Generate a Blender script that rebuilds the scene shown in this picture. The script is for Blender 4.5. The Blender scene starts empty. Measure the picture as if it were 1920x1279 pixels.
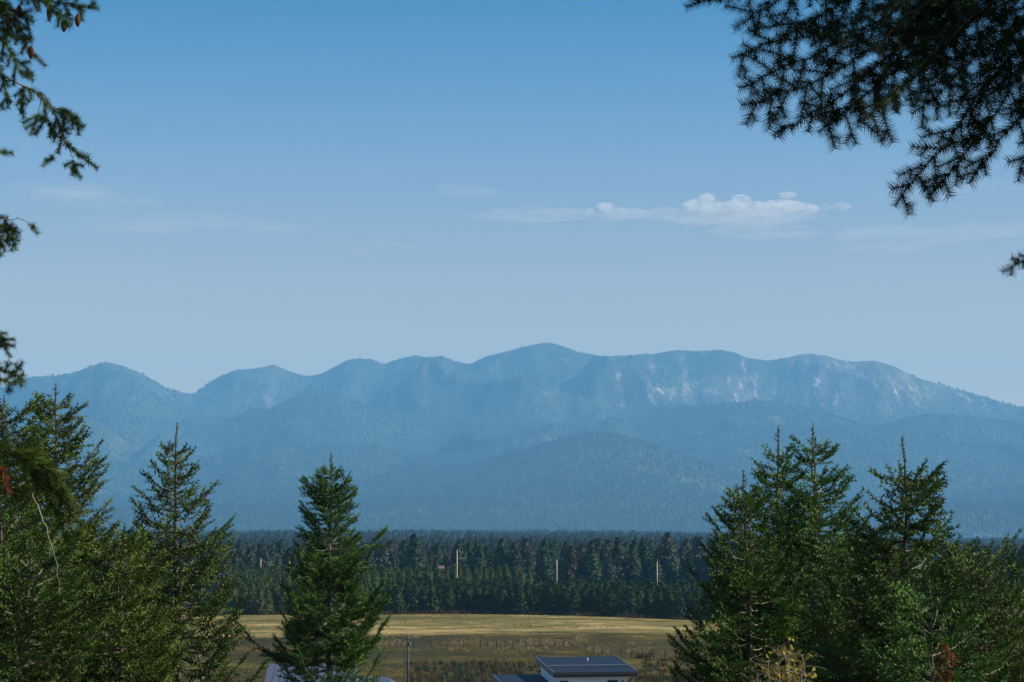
import bpy, math, random
import numpy as np
from mathutils import Vector, noise as mnoise

R = math.radians
C = bpy.context.scene
col = C.collection
rng = np.random.default_rng(7)
random.seed(7)

# ------------------------------------------------------------------ camera
CAM_Z = 19.0
LENS = 85.0
F = 1920 * LENS / 36.0
HORIZON = 985.0
PITCH = math.atan((HORIZON - 639.5) / F)
cam_d = bpy.data.cameras.new('camera')
cam = bpy.data.objects.new('camera', cam_d)
col.objects.link(cam)
cam_d.lens = LENS
cam_d.sensor_width = 36
cam_d.clip_start = 0.1
cam_d.clip_end = 120000
cam.location = (0, 0, CAM_Z)
cam.rotation_euler = (R(90) + PITCH, 0, 0)
cam_d.dof.use_dof = True
cam_d.dof.focus_distance = 220
cam_d.dof.aperture_fstop = 36
C.camera = cam

# ------------------------------------------------------------------ sky, sun, exposure
SUN_EL, SUN_AZ = 38.0, 95.0           # azimuth clockwise from the view direction (+Y)
w = bpy.data.worlds.new('World')
C.world = w
w.use_nodes = True
nt = w.node_tree
bg = nt.nodes['Background']
sky = nt.nodes.new('ShaderNodeTexSky')
sky.sky_type = 'NISHITA'
sky.sun_disc = False
sky.sun_elevation = R(SUN_EL)
sky.sun_rotation = R(SUN_AZ)
sky.altitude = 900
sky.air_density = 0.8
sky.dust_density = 0.2
sky.ozone_density = 4.0
# smoky air: the sky pales and warms towards the horizon and is deeper blue above
tco = nt.nodes.new('ShaderNodeTexCoord')
sxz = nt.nodes.new('ShaderNodeSeparateXYZ'); nt.links.new(tco.outputs['Generated'], sxz.inputs[0])
cr_ = nt.nodes.new('ShaderNodeValToRGB'); nt.links.new(sxz.outputs[2], cr_.inputs[0])
for _ in range(3): cr_.color_ramp.elements.new(0.5)
for _e, (_p, _c) in zip(cr_.color_ramp.elements, ((0.075, (2.05, 1.22, 0.70)), (0.11, (1.75, 1.13, 0.78)), (0.148, (1.22, 1.08, 0.90)), (0.215, (0.30, 0.80, 0.92)), (0.6, (0.38, 0.80, 0.92)))):
    _e.position = _p; _e.color = tuple(v / 2.5 for v in _c) + (1,)
mul = nt.nodes.new('ShaderNodeMix'); mul.data_type = 'RGBA'; mul.blend_type = 'MULTIPLY'; mul.inputs[0].default_value = 1
nt.links.new(sky.outputs[0], mul.inputs[6]); nt.links.new(cr_.outputs[0], mul.inputs[7])
nt.links.new(mul.outputs[2], bg.inputs[0])
bg.inputs[1].default_value = 0.07 * 2.5        # the ramp above is divided by 2.5
w.cycles.sampling_method = 'AUTOMATIC'
sd = bpy.data.lights.new('sun', 'SUN')
sd.energy = 4.2
sd.angle = R(0.53)
sd.color = (1.0, 0.95, 0.87)
sun = bpy.data.objects.new('sun', sd)
col.objects.link(sun)
sv = Vector((math.sin(R(SUN_AZ)) * math.cos(R(SUN_EL)), math.cos(R(SUN_AZ)) * math.cos(R(SUN_EL)), math.sin(R(SUN_EL))))
sun.rotation_euler = sv.to_track_quat('Z', 'Y').to_euler()
sun.location = (200, 50, 300)
C.view_settings.view_transform = 'Standard'
C.view_settings.look = 'None'
C.view_settings.exposure = 0.75
C.view_settings.gamma = 1.0
C.render.engine = 'CYCLES'
C.cycles.max_bounces = 5
C.cycles.diffuse_bounces = 2
C.cycles.glossy_bounces = 2
C.cycles.transmission_bounces = 2
C.cycles.volume_bounces = 4
C.cycles.use_denoising = True
C.cycles.volume_step_rate = 1.0
C.cycles.volume_max_steps = 256
C.cycles.caustics_reflective = False
C.cycles.caustics_refractive = False

HAZE_DENSITY = 7.3e-5
HAZE_COLOR = (0.25, 0.63, 1.0)

# ------------------------------------------------------------------ small helpers
def at(px, py, d):
    """point at forward distance d (along +Y) seen at photo pixel px, py"""
    u = (px - 960) / F
    v = -(py - 639.5) / F
    cp, sp = math.cos(PITCH), math.sin(PITCH)
    dy = cp - v * sp
    dz = sp + v * cp
    return np.array([u / dy * d, d, CAM_Z + dz / dy * d])

def tag(o, label=None, cat=None, group=None, kind=None):
    if label: o['label'] = label
    if cat: o['category'] = cat
    if group: o['group'] = group
    if kind: o['kind'] = kind
    return o

def empty(name, loc, label, cat, group=None, rz=0.0):
    o = bpy.data.objects.new(name, None)
    o.empty_display_size = 0.3
    o.location = [float(v) for v in loc]
    o.rotation_euler = (0, 0, rz)
    col.objects.link(o)
    return tag(o, label, cat, group)

def mesh_np(name, V, Fc, mats, mat_idx=None, smooth=False, tint=None):
    """V (n,3), Fc (m,k) faces all of one size"""
    V = np.asarray(V, dtype=np.float32).reshape(-1, 3)
    Fc = np.asarray(Fc, dtype=np.int32)
    k = Fc.shape[1]
    me = bpy.data.meshes.new(name)
    me.vertices.add(len(V))
    me.vertices.foreach_set('co', V.ravel())
    me.loops.add(Fc.size)
    me.loops.foreach_set('vertex_index', Fc.ravel())
    me.polygons.add(len(Fc))
    me.polygons.foreach_set('loop_start', np.arange(0, Fc.size, k, dtype=np.int32))
    me.polygons.foreach_set('loop_total', np.full(len(Fc), k, dtype=np.int32))
    for m in (mats if isinstance(mats, (list, tuple)) else [mats]):
        me.materials.append(m)
    if mat_idx is not None:
        me.polygons.foreach_set('material_index', np.asarray(mat_idx, dtype=np.int32))
    if smooth:
        me.polygons.foreach_set('use_smooth', np.ones(len(Fc), dtype=bool))
    if tint is not None:
        a = me.attributes.new('tint', 'FLOAT', 'POINT')
        a.data.foreach_set('value', np.asarray(tint, dtype=np.float32))
    me.update(calc_edges=True)
    return me

def link(name, me, parent=None):
    o = bpy.data.objects.new(name, me)
    col.objects.link(o)
    if parent: o.parent = parent
    return o

class MB:
    def __init__(s): s.v, s.f = [], []
    def box(s, c, size, rot=0.0, about=None):
        cx, cy, cz = c; a, b, h = [t / 2 for t in size]
        n = len(s.v)
        for dz in (-h, h):
            for dx, dy in ((-a, -b), (a, -b), (a, b), (-a, b)):
                s.v.append((cx + dx, cy + dy, cz + dz))
        s.f += [tuple(n + i for i in q) for q in ((3, 2, 1, 0), (4, 5, 6, 7), (0, 1, 5, 4), (1, 2, 6, 5), (2, 3, 7, 6), (3, 0, 4, 7))]
    def hexa(s, lo, hi):
        n = len(s.v)
        s.v += [tuple(p) for p in lo] + [tuple(p) for p in hi]
        s.f += [tuple(n + i for i in q) for q in ((3, 2, 1, 0), (4, 5, 6, 7), (0, 1, 5, 4), (1, 2, 6, 5), (2, 3, 7, 6), (3, 0, 4, 7))]
    def tube(s, pts, radii, k=8, caps=True):
        pts = [Vector(p) for p in pts]
        n0 = len(s.v)
        for i, p in enumerate(pts):
            t = (pts[min(i + 1, len(pts) - 1)] - pts[max(i - 1, 0)]).normalized()
            a = Vector((1, 0, 0)) if abs(t.x) < 0.8 else Vector((0, 1, 0))
            e1 = t.cross(a).normalized(); e2 = t.cross(e1)
            r = radii[i] if hasattr(radii, '__len__') else radii
            for j in range(k):
                an = 2 * math.pi * j / k
                s.v.append(tuple(p + (e1 * math.cos(an) + e2 * math.sin(an)) * r))
        for i in range(len(pts) - 1):
            for j in range(k):
                a = n0 + i * k + j; b = n0 + i * k + (j + 1) % k
                s.f.append((a, b, b + k, a + k))
        if caps:
            s.f.append(tuple(n0 + j for j in range(k))[::-1])
            s.f.append(tuple(n0 + (len(pts) - 1) * k + j for j in range(k)))
    def build(s, name, mat, parent=None, smooth=False):
        me = bpy.data.meshes.new(name)
        me.from_pydata(s.v, [], s.f)
        me.materials.append(mat)
        if smooth:
            for p in me.polygons: p.use_smooth = True
        me.update()
        return link(name, me, parent)

# ------------------------------------------------------------------ materials
def new_mat(name):
    m = bpy.data.materials.new(name); m.use_nodes = True
    return m, m.node_tree, m.node_tree.nodes['Principled BSDF']

def noise_node(nt, scale, detail=4, rough=0.55, vec=None, dims='3D'):
    n = nt.nodes.new('ShaderNodeTexNoise')
    n.noise_dimensions = dims
    n.inputs['Scale'].default_value = scale
    n.inputs['Detail'].default_value = detail
    n.inputs['Roughness'].default_value = rough
    if vec is not None: nt.links.new(vec, n.inputs['Vector'])
    return n

def ramp(nt, fac, stops):
    r = nt.nodes.new('ShaderNodeValToRGB')
    el = r.color_ramp.elements
    while len(el) < len(stops): el.new(0.5)
    for e, (p, c) in zip(el, stops):
        e.position = p; e.color = (*c, 1) if len(c) == 3 else c
    nt.links.new(fac, r.inputs[0])
    return r

def mix(nt, fac, a, b, mode='MIX'):
    m = nt.nodes.new('ShaderNodeMix'); m.data_type = 'RGBA'; m.blend_type = mode
    for v, i in ((fac, 0), (a, 6), (b, 7)):
        if isinstance(v, (int, float)): m.inputs[i].default_value = v
        elif isinstance(v, tuple): m.inputs[i].default_value = (*v, 1)
        else: nt.links.new(v, m.inputs[i])
    return m.outputs[2]

def math_node(nt, op, a, b=None, c=None):
    m = nt.nodes.new('ShaderNodeMath'); m.operation = op
    for i, v in enumerate((a, b, c)):
        if v is None: continue
        if isinstance(v, (int, float)): m.inputs[i].default_value = v
        else: nt.links.new(v, m.inputs[i])
    return m.outputs[0]

def maprange(nt, v, a, b, c=0.0, d=1.0):
    m = nt.nodes.new('ShaderNodeMapRange'); m.interpolation_type = 'SMOOTHSTEP'
    nt.links.new(v, m.inputs[0])
    for i, x in zip((1, 2, 3, 4), (a, b, c, d)): m.inputs[i].default_value = x
    return m.outputs[0]

def foliage_mat(name, dark, light, scale=1.5, transl=0.09, tip=None):
    m, nt, p = new_mat(name)
    at_ = nt.nodes.new('ShaderNodeAttribute'); at_.attribute_name = 'tint'
    geo = nt.nodes.new('ShaderNodeNewGeometry')
    n = noise_node(nt, scale, 3, 0.6, geo.outputs['Position'])
    f = math_node(nt, 'ADD', math_node(nt, 'MULTIPLY', at_.outputs['Fac'], 0.85), math_node(nt, 'MULTIPLY', n.outputs[0], 0.45))
    r = ramp(nt, f, [(0.34, dark), (0.98, light)])
    c = r.outputs[0]
    oi = nt.nodes.new('ShaderNodeObjectInfo')
    hs = nt.nodes.new('ShaderNodeHueSaturation')
    nt.links.new(c, hs.inputs['Color'])
    nt.links.new(maprange(nt, oi.outputs['Random'], 0, 1, 0.485, 0.51), hs.inputs['Hue'])
    nt.links.new(maprange(nt, oi.outputs['Random'], 0, 1, 0.88, 1.12), hs.inputs['Value'])
    c = hs.outputs[0]
    nt.links.new(c, p.inputs['Base Color'])
    p.inputs['Roughness'].default_value = 0.55
    p.inputs['Specular IOR Level'].default_value = 0.10
    t = nt.nodes.new('ShaderNodeBsdfTranslucent')
    nt.links.new(c, t.inputs[0])
    mx = nt.nodes.new('ShaderNodeMixShader'); mx.inputs[0].default_value = transl
    nt.links.new(p.outputs[0], mx.inputs[1]); nt.links.new(t.outputs[0], mx.inputs[2])
    nt.links.new(mx.outputs[0], nt.nodes['Material Output'].inputs[0])
    return m

def plain(name, colr, rough=0.7, metal=0.0, spec=0.4, var=0.25, scale=2.0, bump=0.0):
    m, nt, p = new_mat(name)
    tc = nt.nodes.new('ShaderNodeTexCoord')
    n = noise_node(nt, scale, 5, 0.6, tc.outputs['Object'])
    lo = tuple(c * (1 - var) for c in colr); hi = tuple(min(1, c * (1 + var)) for c in colr)
    r = ramp(nt, n.outputs[0], [(0.3, lo), (0.7, hi)])
    nt.links.new(r.outputs[0], p.inputs['Base Color'])
    p.inputs['Roughness'].default_value = rough
    p.inputs['Metallic'].default_value = metal
    p.inputs['Specular IOR Level'].default_value = spec
    if bump:
        b = nt.nodes.new('ShaderNodeBump'); b.inputs['Strength'].default_value = bump
        nt.links.new(n.outputs[0], b.inputs['Height']); nt.links.new(b.outputs[0], p.inputs['Normal'])
    return m

M = {}
M['fir'] = foliage_mat('fir needles', (0.009, 0.026, 0.007), (0.100, 0.180, 0.030))  # dark end of fir and spruce also holds shade inside the crowns
M['fir_warm'] = foliage_mat('fir needles warm', (0.013, 0.030, 0.007), (0.130, 0.185, 0.030))
M['spruce'] = foliage_mat('spruce needles', (0.009, 0.028, 0.007), (0.105, 0.190, 0.032))
M['fir_shaded'] = foliage_mat('shade-darkened fir needles', (0.010, 0.022, 0.008), (0.035, 0.065, 0.016), transl=0.05)  # fir needles recoloured darker, painting in the shade on the overhanging boughs
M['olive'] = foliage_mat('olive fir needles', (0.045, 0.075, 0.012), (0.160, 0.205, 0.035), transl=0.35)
M['plant_dark'] = foliage_mat('plantation pine needles', (0.013, 0.036, 0.012), (0.080, 0.130, 0.030), 0.6, 0.12)
M['plant_light'] = foliage_mat('young pine needles', (0.055, 0.090, 0.018), (0.140, 0.185, 0.040), 0.5, 0.35)
M['mid'] = foliage_mat('old pine needles', (0.032, 0.050, 0.030), (0.105, 0.130, 0.072), 0.35, 0.1)
M['mid_green'] = foliage_mat('dark green old conifer needles', (0.022, 0.044, 0.022), (0.070, 0.105, 0.045), 0.35, 0.1)
M['mid_red'] = foliage_mat('thin reddish pine needles', (0.055, 0.055, 0.036), (0.130, 0.115, 0.075), 0.35, 0.1)
M['yellow'] = foliage_mat('yellow leaves', (0.22, 0.19, 0.03), (0.52, 0.42, 0.08), 6, 0.35)
M['dead'] = foliage_mat('dead orange needles', (0.12, 0.048, 0.014), (0.30, 0.125, 0.030), 6, 0.15)
M['bark'] = plain('grey brown bark', (0.115, 0.090, 0.068), 0.9, var=0.5, scale=9, bump=0.6)
M['bark_pale'] = plain('pale twig bark', (0.22, 0.18, 0.14), 0.85, var=0.35, scale=14)
M['cone'] = plain('cone scales', (0.13, 0.060, 0.028), 0.8, var=0.4, scale=40)

# ------------------------------------------------------------------ ground
def fbm(x, y, s, seed=0.0, o=4):
    """vectorised value noise"""
    x = np.asarray(x, float) / s + seed * 17.3; y = np.asarray(y, float) / s + seed * 9.1
    tot = 0; a = 1; na = 0
    for k in range(o):
        xi = np.floor(x); yi = np.floor(y); fx = x - xi; fy = y - yi
        fx = fx * fx * (3 - 2 * fx); fy = fy * fy * (3 - 2 * fy)
        def h(i, j):
            v = np.sin(i * 127.1 + j * 311.7 + k * 74.7) * 43758.5453
            return v - np.floor(v)
        v = (h(xi, yi) * (1 - fx) + h(xi + 1, yi) * fx) * (1 - fy) + (h(xi, yi + 1) * (1 - fx) + h(xi + 1, yi + 1) * fx) * fy
        tot = tot + a * v; na += a; a *= 0.5; x = x * 2.03 + 5.2; y = y * 2.03 + 1.7
    return tot / na

def sstep(a, b, x):
    t = np.clip((np.asarray(x, float) - a) / (b - a), 0, 1); return t * t * (3 - 2 * t)

def ground(x, y):
    x = np.asarray(x, float); y = np.asarray(y, float)
    r = np.sqrt(np.maximum(y, -40) ** 2 + (x * 0.55) ** 2)
    hill = 17.2 * np.exp(-np.maximum(r - 6, 0) / 42.0)
    roll = 0.9 * sstep(330, 470, y) * (1 - sstep(520, 700, y)) * (1 - sstep(10, 70, x)) + 0.5 * (fbm(x, y, 60, 3) - 0.5) * sstep(150, 300, y)
    fall = -0.0015 * np.maximum(y - 950, 0) * (1 + 2.2 * sstep(0.03, 0.2, x / np.maximum(y, 1))) - 3.0 * sstep(560, 900, y) * sstep(0.1, 0.2, x / np.maximum(y, 1))
    base = 5 * (fbm(x, y, 900, 5) - 0.5) * sstep(1500, 4000, y)
    rough = 0.5 * (fbm(x, y, 7, 8) - 0.5) * (1 - sstep(60, 200, y))
    return hill + roll + fall + base + rough

def spaced(a, n, lin):
    t = np.linspace(-1, 1, n); return a * np.sinh(t * lin) / np.sinh(lin)

def ridged(x, y, s, seed, o=6):
    tot = 0; a = 1.0; w = 1.0; na = 0
    for k in range(o):
        n = 1 - np.abs(2 * fbm(x, y, s, seed + k * 3.3, 1) - 1)
        n = n * n * w
        tot = tot + a * n; na += a
        w = np.clip(n * 1.8, 0, 1); a *= 0.52; s *= 0.49
    return tot / na

def make_ground():
    xs = spaced(11500, 241, 7.2)
    yn = np.concatenate([np.linspace(-900, -40, 12), np.linspace(-34, 60, 50), np.geomspace(62, 700, 190), np.geomspace(712, 17300, 90)])
    X, Y = np.meshgrid(xs, yn)
    Z = ground(X, Y)
    V = np.stack([X, Y, Z], -1).reshape(-1, 3)
    nx, ny = len(xs), len(yn)
    i = (np.arange(ny - 1)[:, None] * nx + np.arange(nx - 1)).ravel()
    Fc = np.stack([i, i + 1, i + nx + 1, i + nx], 1)
    m, nt, p = new_mat('valley ground')
    geo = nt.nodes.new('ShaderNodeNewGeometry')
    pos = geo.outputs['Position']
    sep = nt.nodes.new('ShaderNodeSeparateXYZ'); nt.links.new(pos, sep.inputs[0])
    def stretched(sx, sy, sz, scale, detail=5, rough=0.6):
        mp = nt.nodes.new('ShaderNodeMapping'); nt.links.new(pos, mp.inputs[0])
        mp.inputs['Scale'].default_value = (sx, sy, sz)
        return noise_node(nt, scale, detail, rough, mp.outputs[0]).outputs[0]
    nA = stretched(0.022, 0.05, 0, 1, 6, 0.65)      # broad patches across
    nB = stretched(0.16, 0.16, 0, 1, 6, 0.7)        # fine patches
    nC = stretched(1.6, 0.5, 0, 1, 4, 0.7)
    mown = ramp(nt, math_node(nt, 'ADD', math_node(nt, 'ADD', math_node(nt, 'MULTIPLY', nA, 0.42), math_node(nt, 'MULTIPLY', nB, 0.33)), math_node(nt, 'MULTIPLY', nC, 0.25)),
                [(0.43, (0.0927, 0.1015, 0.0235)), (0.48, (0.1546, 0.1333, 0.0302)), (0.52, (0.2651, 0.1892, 0.0588)), (0.56, (0.4594, 0.3354, 0.1302))]).outputs[0]
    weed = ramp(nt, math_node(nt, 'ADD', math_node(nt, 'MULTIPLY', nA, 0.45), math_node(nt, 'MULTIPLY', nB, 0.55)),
                [(0.42, (0.0276, 0.0291, 0.0031)), (0.48, (0.0534, 0.0428, 0.0048)), (0.54, (0.0828, 0.0564, 0.0075)), (0.60, (0.1564, 0.1069, 0.0176))]).outputs[0]  # weedy ground, darkened further to put the near field's shade in its colour
    # boundary between the mown meadow and the shade-darkened weeds (distance, wavering, nearer to the left)
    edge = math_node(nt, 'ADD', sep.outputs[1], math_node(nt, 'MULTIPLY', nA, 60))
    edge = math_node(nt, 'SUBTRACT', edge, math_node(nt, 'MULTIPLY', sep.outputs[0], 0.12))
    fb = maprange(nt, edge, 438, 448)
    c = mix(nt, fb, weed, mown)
    # lush strip in the middle of the weeds
    lush = math_node(nt, 'MULTIPLY', maprange(nt, sep.outputs[1], 318, 326), maprange(nt, sep.outputs[1], 352, 340))
    lush = math_node(nt, 'MULTIPLY', lush, maprange(nt, nA, 0.42, 0.56))
    c = mix(nt, math_node(nt, 'MULTIPLY', lush, 0.7), c, (0.120, 0.105, 0.016))
    # forest floor
    far = maprange(nt, sep.outputs[1], 500, 520)
    c = mix(nt, far, c, (0.035, 0.034, 0.020))
    near = maprange(nt, sep.outputs[1], 190, 150)
    c = mix(nt, near, c, (0.055, 0.048, 0.028))
    c = mix(nt, maprange(nt, nC, 0.3, 0.75), c, mix(nt, 0.5, c, (0.02, 0.018, 0.01)))
    nt.links.new(c, p.inputs['Base Color'])
    p.inputs['Roughness'].default_value = 0.95
    p.inputs['Specular IOR Level'].default_value = 0.1
    b = nt.nodes.new('ShaderNodeBump'); b.inputs['Strength'].default_value = 0.5; b.inputs['Distance'].default_value = 0.25
    nt.links.new(nB, b.inputs['Height']); nt.links.new(b.outputs[0], p.inputs['Normal'])
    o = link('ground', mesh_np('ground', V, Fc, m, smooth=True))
    tag(o, kind='structure')
    return o
make_ground()

# ------------------------------------------------------------------ mountains
SKYLINE = [(-700, 800), (-400, 760), (-200, 735), (0, 727), (55, 707), (95, 705), (140, 700), (165, 688), (200, 679), (235, 688), (275, 705), (310, 728), (350, 740), (365, 739),
           (400, 712), (440, 694), (480, 692), (513, 683), (545, 697), (575, 706), (600, 702), (625, 690), (650, 676), (672, 672), (695, 674), (720, 683),
           (745, 674), (778, 667), (805, 670), (830, 668), (855, 678), (882, 683), (910, 669), (950, 659), (985, 650), (1010, 645), (1030, 643), (1050, 648),
           (1085, 660), (1130, 668), (1180, 666), (1225, 664), (1270, 656), (1305, 659), (1350, 656), (1380, 662), (1400, 671), (1440, 676), (1475, 671), (1500, 665),
           (1523, 663), (1550, 667), (1575, 675), (1600, 678), (1640, 676), (1680, 688), (1715, 707), (1770, 722), (1830, 741), (1900, 760), (1960, 770), (2100, 790), (2400, 850), (2700, 900)]
FOOT1 = [(-700, 985), (300, 985), (520, 975), (640, 945), (760, 905), (860, 880), (960, 848), (1040, 830), (1120, 821), (1180, 828), (1260, 852), (1330, 880), (1420, 915), (1560, 935), (1800, 945), (2100, 930), (2700, 985)]
FOOT2 = [(-700, 870), (0, 880), (150, 905), (300, 900), (420, 868), (520, 842), (640, 838), (760, 862), (900, 860), (1100, 862), (1260, 836), (1400, 818), (1560, 812), (1700, 840), (1850, 870), (2000, 880), (2700, 940)]
FOOT3 = [(-700, 860), (0, 842), (120, 800), (240, 815), (380, 828), (520, 770), (620, 752), (720, 775), (840, 800), (980, 792), (1100, 812), (1230, 785), (1330, 764), (1400, 752), (1450, 748), (1530, 760), (1640, 795), (1740, 770), (1830, 775), (2000, 800), (2700, 900)]

def line(tab, u):
    px = [p[0] for p in tab]
    uu = np.array([(p - 960) / F / (math.cos(PITCH) + (k - 639.5) / F * math.sin(PITCH)) for p, k in tab])
    ee = np.array([(at(p, k, 1.0)[2] - CAM_Z) for p, k in tab])
    return np.interp(u, uu, ee)

UU = np.linspace(-0.34, 0.34, 620)
NT_ROWS = 330
DD = np.concatenate([np.linspace(7600, 16600, NT_ROWS)])
def mountain_heights():
    U, D = np.meshgrid(UU, DD)
    X = U * D
    e = line(SKYLINE, UU)
    ridgeD = 14300 + 900 * (fbm(UU * 15000, 0 * UU, 2600, 2, 3) - 0.5) * 2
    ridgeD = ridgeD - 900 * np.exp(-((UU + 0.165) / 0.03) ** 2) + 700 * np.exp(-((UU + 0.055) / 0.05) ** 2)
    warp = 900 * (fbm(X, D, 2600, 4, 4) - 0.5)
    Uw = (X + warp * np.clip((ridgeD - D) / 3500, 0, 1)) / D
    ew = line(SKYLINE, Uw)
    t = np.clip((D - 8200) / (ridgeD - 8200), 0, 1)
    prof = 0.30 * t + 0.70 * t ** 2.1
    back = np.clip((D - ridgeD) / 2600, 0, 1)
    prof = prof * (1 - 0.8 * sstep(0, 1, back))
    Hm = ew * ridgeD * prof
    # gullies running down the slope
    gx = X + 500 * (fbm(X, D, 1500, 9, 3) - 0.5)
    gx2 = X + 900 * (fbm(X, D, 1100, 19, 3) - 0.5)
    g = np.abs(fbm(gx2, D * 0.6 + X * .25, 760, 11, 5) - 0.5) * 2
    g2 = np.abs(fbm(gx2, D * 0.6, 260, 12, 4) - 0.5) * 2
    bell = sstep(0.05, 0.45, t) * (1 - 0.55 * sstep(0.85, 1.0, t))
    g3 = np.abs(fbm(X * 0.8 + D * 0.45, D * 0.4 - X * 0.3, 380, 17, 4) - 0.5) * 2
    rg = ridged(X + 260 * (fbm(X, D, 900, 19, 3) - .5), D * 0.62 + X * .2, 1500, 23, 7)
    Hm = Hm + (rg - 0.34) * 540 * bell - (1 - g) ** 3 * 90 * bell
    Hm += (fbm(X, D, 95, 14, 3) - 0.5) * 40 * bell
    def foot(tab, d0, wn, wf, seed):
        dd = d0 + 420 * (fbm(X, 0 * X, 1700, seed, 2) - 0.5)
        xw = (X + 350 * (fbm(X, D, 1300, seed + 3, 3) - 0.5) * np.clip(np.abs(D - dd) / 900, 0, 1)) / D
        q = (D - dd)
        sh = np.where(q < 0, np.exp(-(q / wn) ** 2), np.exp(-(q / wf) ** 2))
        return np.maximum(line(tab, xw), 0) * dd * sh + (rg - 0.34) * 95 * sh
    def smax(a, b, k=95.0):
        h = np.clip(0.5 + 0.5 * (a - b) / k, 0, 1)
        return b * (1 - h) + a * h + k * h * (1 - h)
    f3 = foot(FOOT3, 12900, 1700, 900, 31)
    f2 = foot(FOOT2, 11500, 1500, 900, 41)
    f1 = foot(FOOT1, 10100, 1300, 900, 51)
    # keep the skyline exactly: scale the main range per column
    m = np.max(Hm / D, axis=0)
    fac = e / m
    k = np.ones(9) / 9
    Hm = Hm * (1 + (fac - 1)[None, :] * sstep(0.35, 0.95, t))
    m = np.max(Hm / D, axis=0); Hm = Hm * (1 + (e / m - 1)[None, :] * sstep(0.7, 0.97, t))
    H = smax(smax(smax(Hm, f3), f2), f1)
    H = np.minimum(H, e[None, :] * D * 0.9995)
    H = H + CAM_Z
    wgt = sstep(7600, 8600, D) * (1 - sstep(15900, 16600, D))
    H = H * wgt + (ground(X, D) - 5) * (1 - wgt)
    return X, D, H, t, g
MX, MD, MH, MT, MG = mountain_heights()

def bare_mask(x, d, h, t):
    """1 where the slope is open rock, scree or meadow"""
    u = x / d
    n = fbm(x, d * 0.45, 330, 21, 4)
    n2 = fbm(x, d * 0.25, 110, 22, 3)
    up = sstep(0.60, 0.86, t) * sstep(500, 820, h)
    right = 0.2 + 0.8 * sstep(-0.02, 0.03, u)
    n4 = fbm(x, d * 0.12 + x * .03, 60, 24, 3)
    m = up * right * sstep(0.43, 0.55, n * 0.5 + n2 * 0.25 + n4 * .25)
    m = np.maximum(m, up * right * sstep(.60, .68, n4) * .9)
    band = up * right * 0.5
    m = np.maximum(m, np.exp(-((u + 0.0965) / 0.007) ** 2) * sstep(0.80, 0.95, t) * sstep(.3, .5, n2))
    clear = sstep(0.70, 0.76, fbm(x, d * 1.2, 240, 25, 3)) * 0.22
    return np.clip(np.maximum(np.maximum(m, band * sstep(0.4, 0.5, n)), clear), 0, 1)

def make_mountains():
    V = np.stack([MX, MD, MH], -1).reshape(-1, 3)
    ny, nx = MX.shape
    i = (np.arange(ny - 1)[:, None] * nx + np.arange(nx - 1)).ravel()
    Fc = np.stack([i, i + 1, i + nx + 1, i + nx], 1)
    m, nt, p = new_mat('mountain slope')
    a = nt.nodes.new('ShaderNodeAttribute'); a.attribute_name = 'tint'
    geo = nt.nodes.new('ShaderNodeNewGeometry')
    mp = nt.nodes.new('ShaderNodeMapping'); nt.links.new(geo.outputs['Position'], mp.inputs[0])
    mp.inputs['Scale'].default_value = (1, 0.3, 0.45)
    n = noise_node(nt, 0.018, 7, 0.72, mp.outputs[0])
    n2 = noise_node(nt, 0.0035, 5, 0.6, mp.outputs[0])
    n3 = noise_node(nt, 0.0022, 8, 0.7, geo.outputs['Position'])
    rock = ramp(nt, n.outputs[0], [(0.36, (0.10, 0.11, 0.06)), (0.48, (0.14, 0.115, 0.085)), (0.56, (0.27, 0.21, 0.18)), (0.62, (0.72, 0.60, 0.54))]).outputs[0]
    mead = mix(nt, maprange(nt, n2.outputs[0], 0.42, 0.58), rock, (0.080, 0.090, 0.045))
    wood = ramp(nt, n3.outputs[0], [(0.4, (0.030, 0.048, 0.024)), (0.6, (0.055, 0.075, 0.036))]).outputs[0]
    c = mix(nt, a.outputs['Fac'], wood, mead)
    nt.links.new(c, p.inputs['Base Color'])
    p.inputs['Roughness'].default_value = 0.95
    p.inputs['Specular IOR Level'].default_value = 0.05
    b = nt.nodes.new('ShaderNodeBump'); b.inputs['Strength'].default_value = 0.7; b.inputs['Distance'].default_value = 14
    nt.links.new(n.outputs[0], b.inputs['Height']); nt.links.new(b.outputs[0], p.inputs['Normal'])
    tint = bare_mask(MX, MD, MH, MT).ravel()
    o = link('mountains', mesh_np('mountains', V, Fc, m, smooth=True, tint=tint))
    tag(o, kind='structure')
make_mountains()

def sample_mountain(n):
    i = rng.random(n); j = rng.random(n)
    fi = i * (len(DD) - 1.001); fj = j * (len(UU) - 1.001)
    a = fi.astype(int); b = fj.astype(int); fa = fi - a; fb = fj - b
    def L(G): return (G[a, b] * (1 - fb) + G[a, b + 1] * fb) * (1 - fa) + (G[a + 1, b] * (1 - fb) + G[a + 1, b + 1] * fb) * fa
    return L(MX), L(MD), L(MH), L(MT)

# ------------------------------------------------------------------ conifers
def template(n, w, fwd=0.5, seed=0, two=False):
    """a bottle-brush shoot of n flat needles on a unit axis; columns: axial, forward, r1, r2"""
    g = np.random.default_rng(seed)
    A = []
    for i in range(n):
        s = (i + 0.5) / n
        ph = i * 2.399 + g.random() * 0.5
        rr = 0.75 + 0.4 * g.random()
        if i == n - 1: ca = (1.0, 0.9, 0.15 * math.cos(ph), 0.15 * math.sin(ph))
        else: ca = (s, fwd * rr, math.cos(ph) * rr, math.sin(ph) * rr)
        # base edge along the axis
        A.append((s - w, 0, 0, 0)); A.append((s + w, 0, 0.0, 0.0)); A.append(ca)
    return np.array(A)

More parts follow.
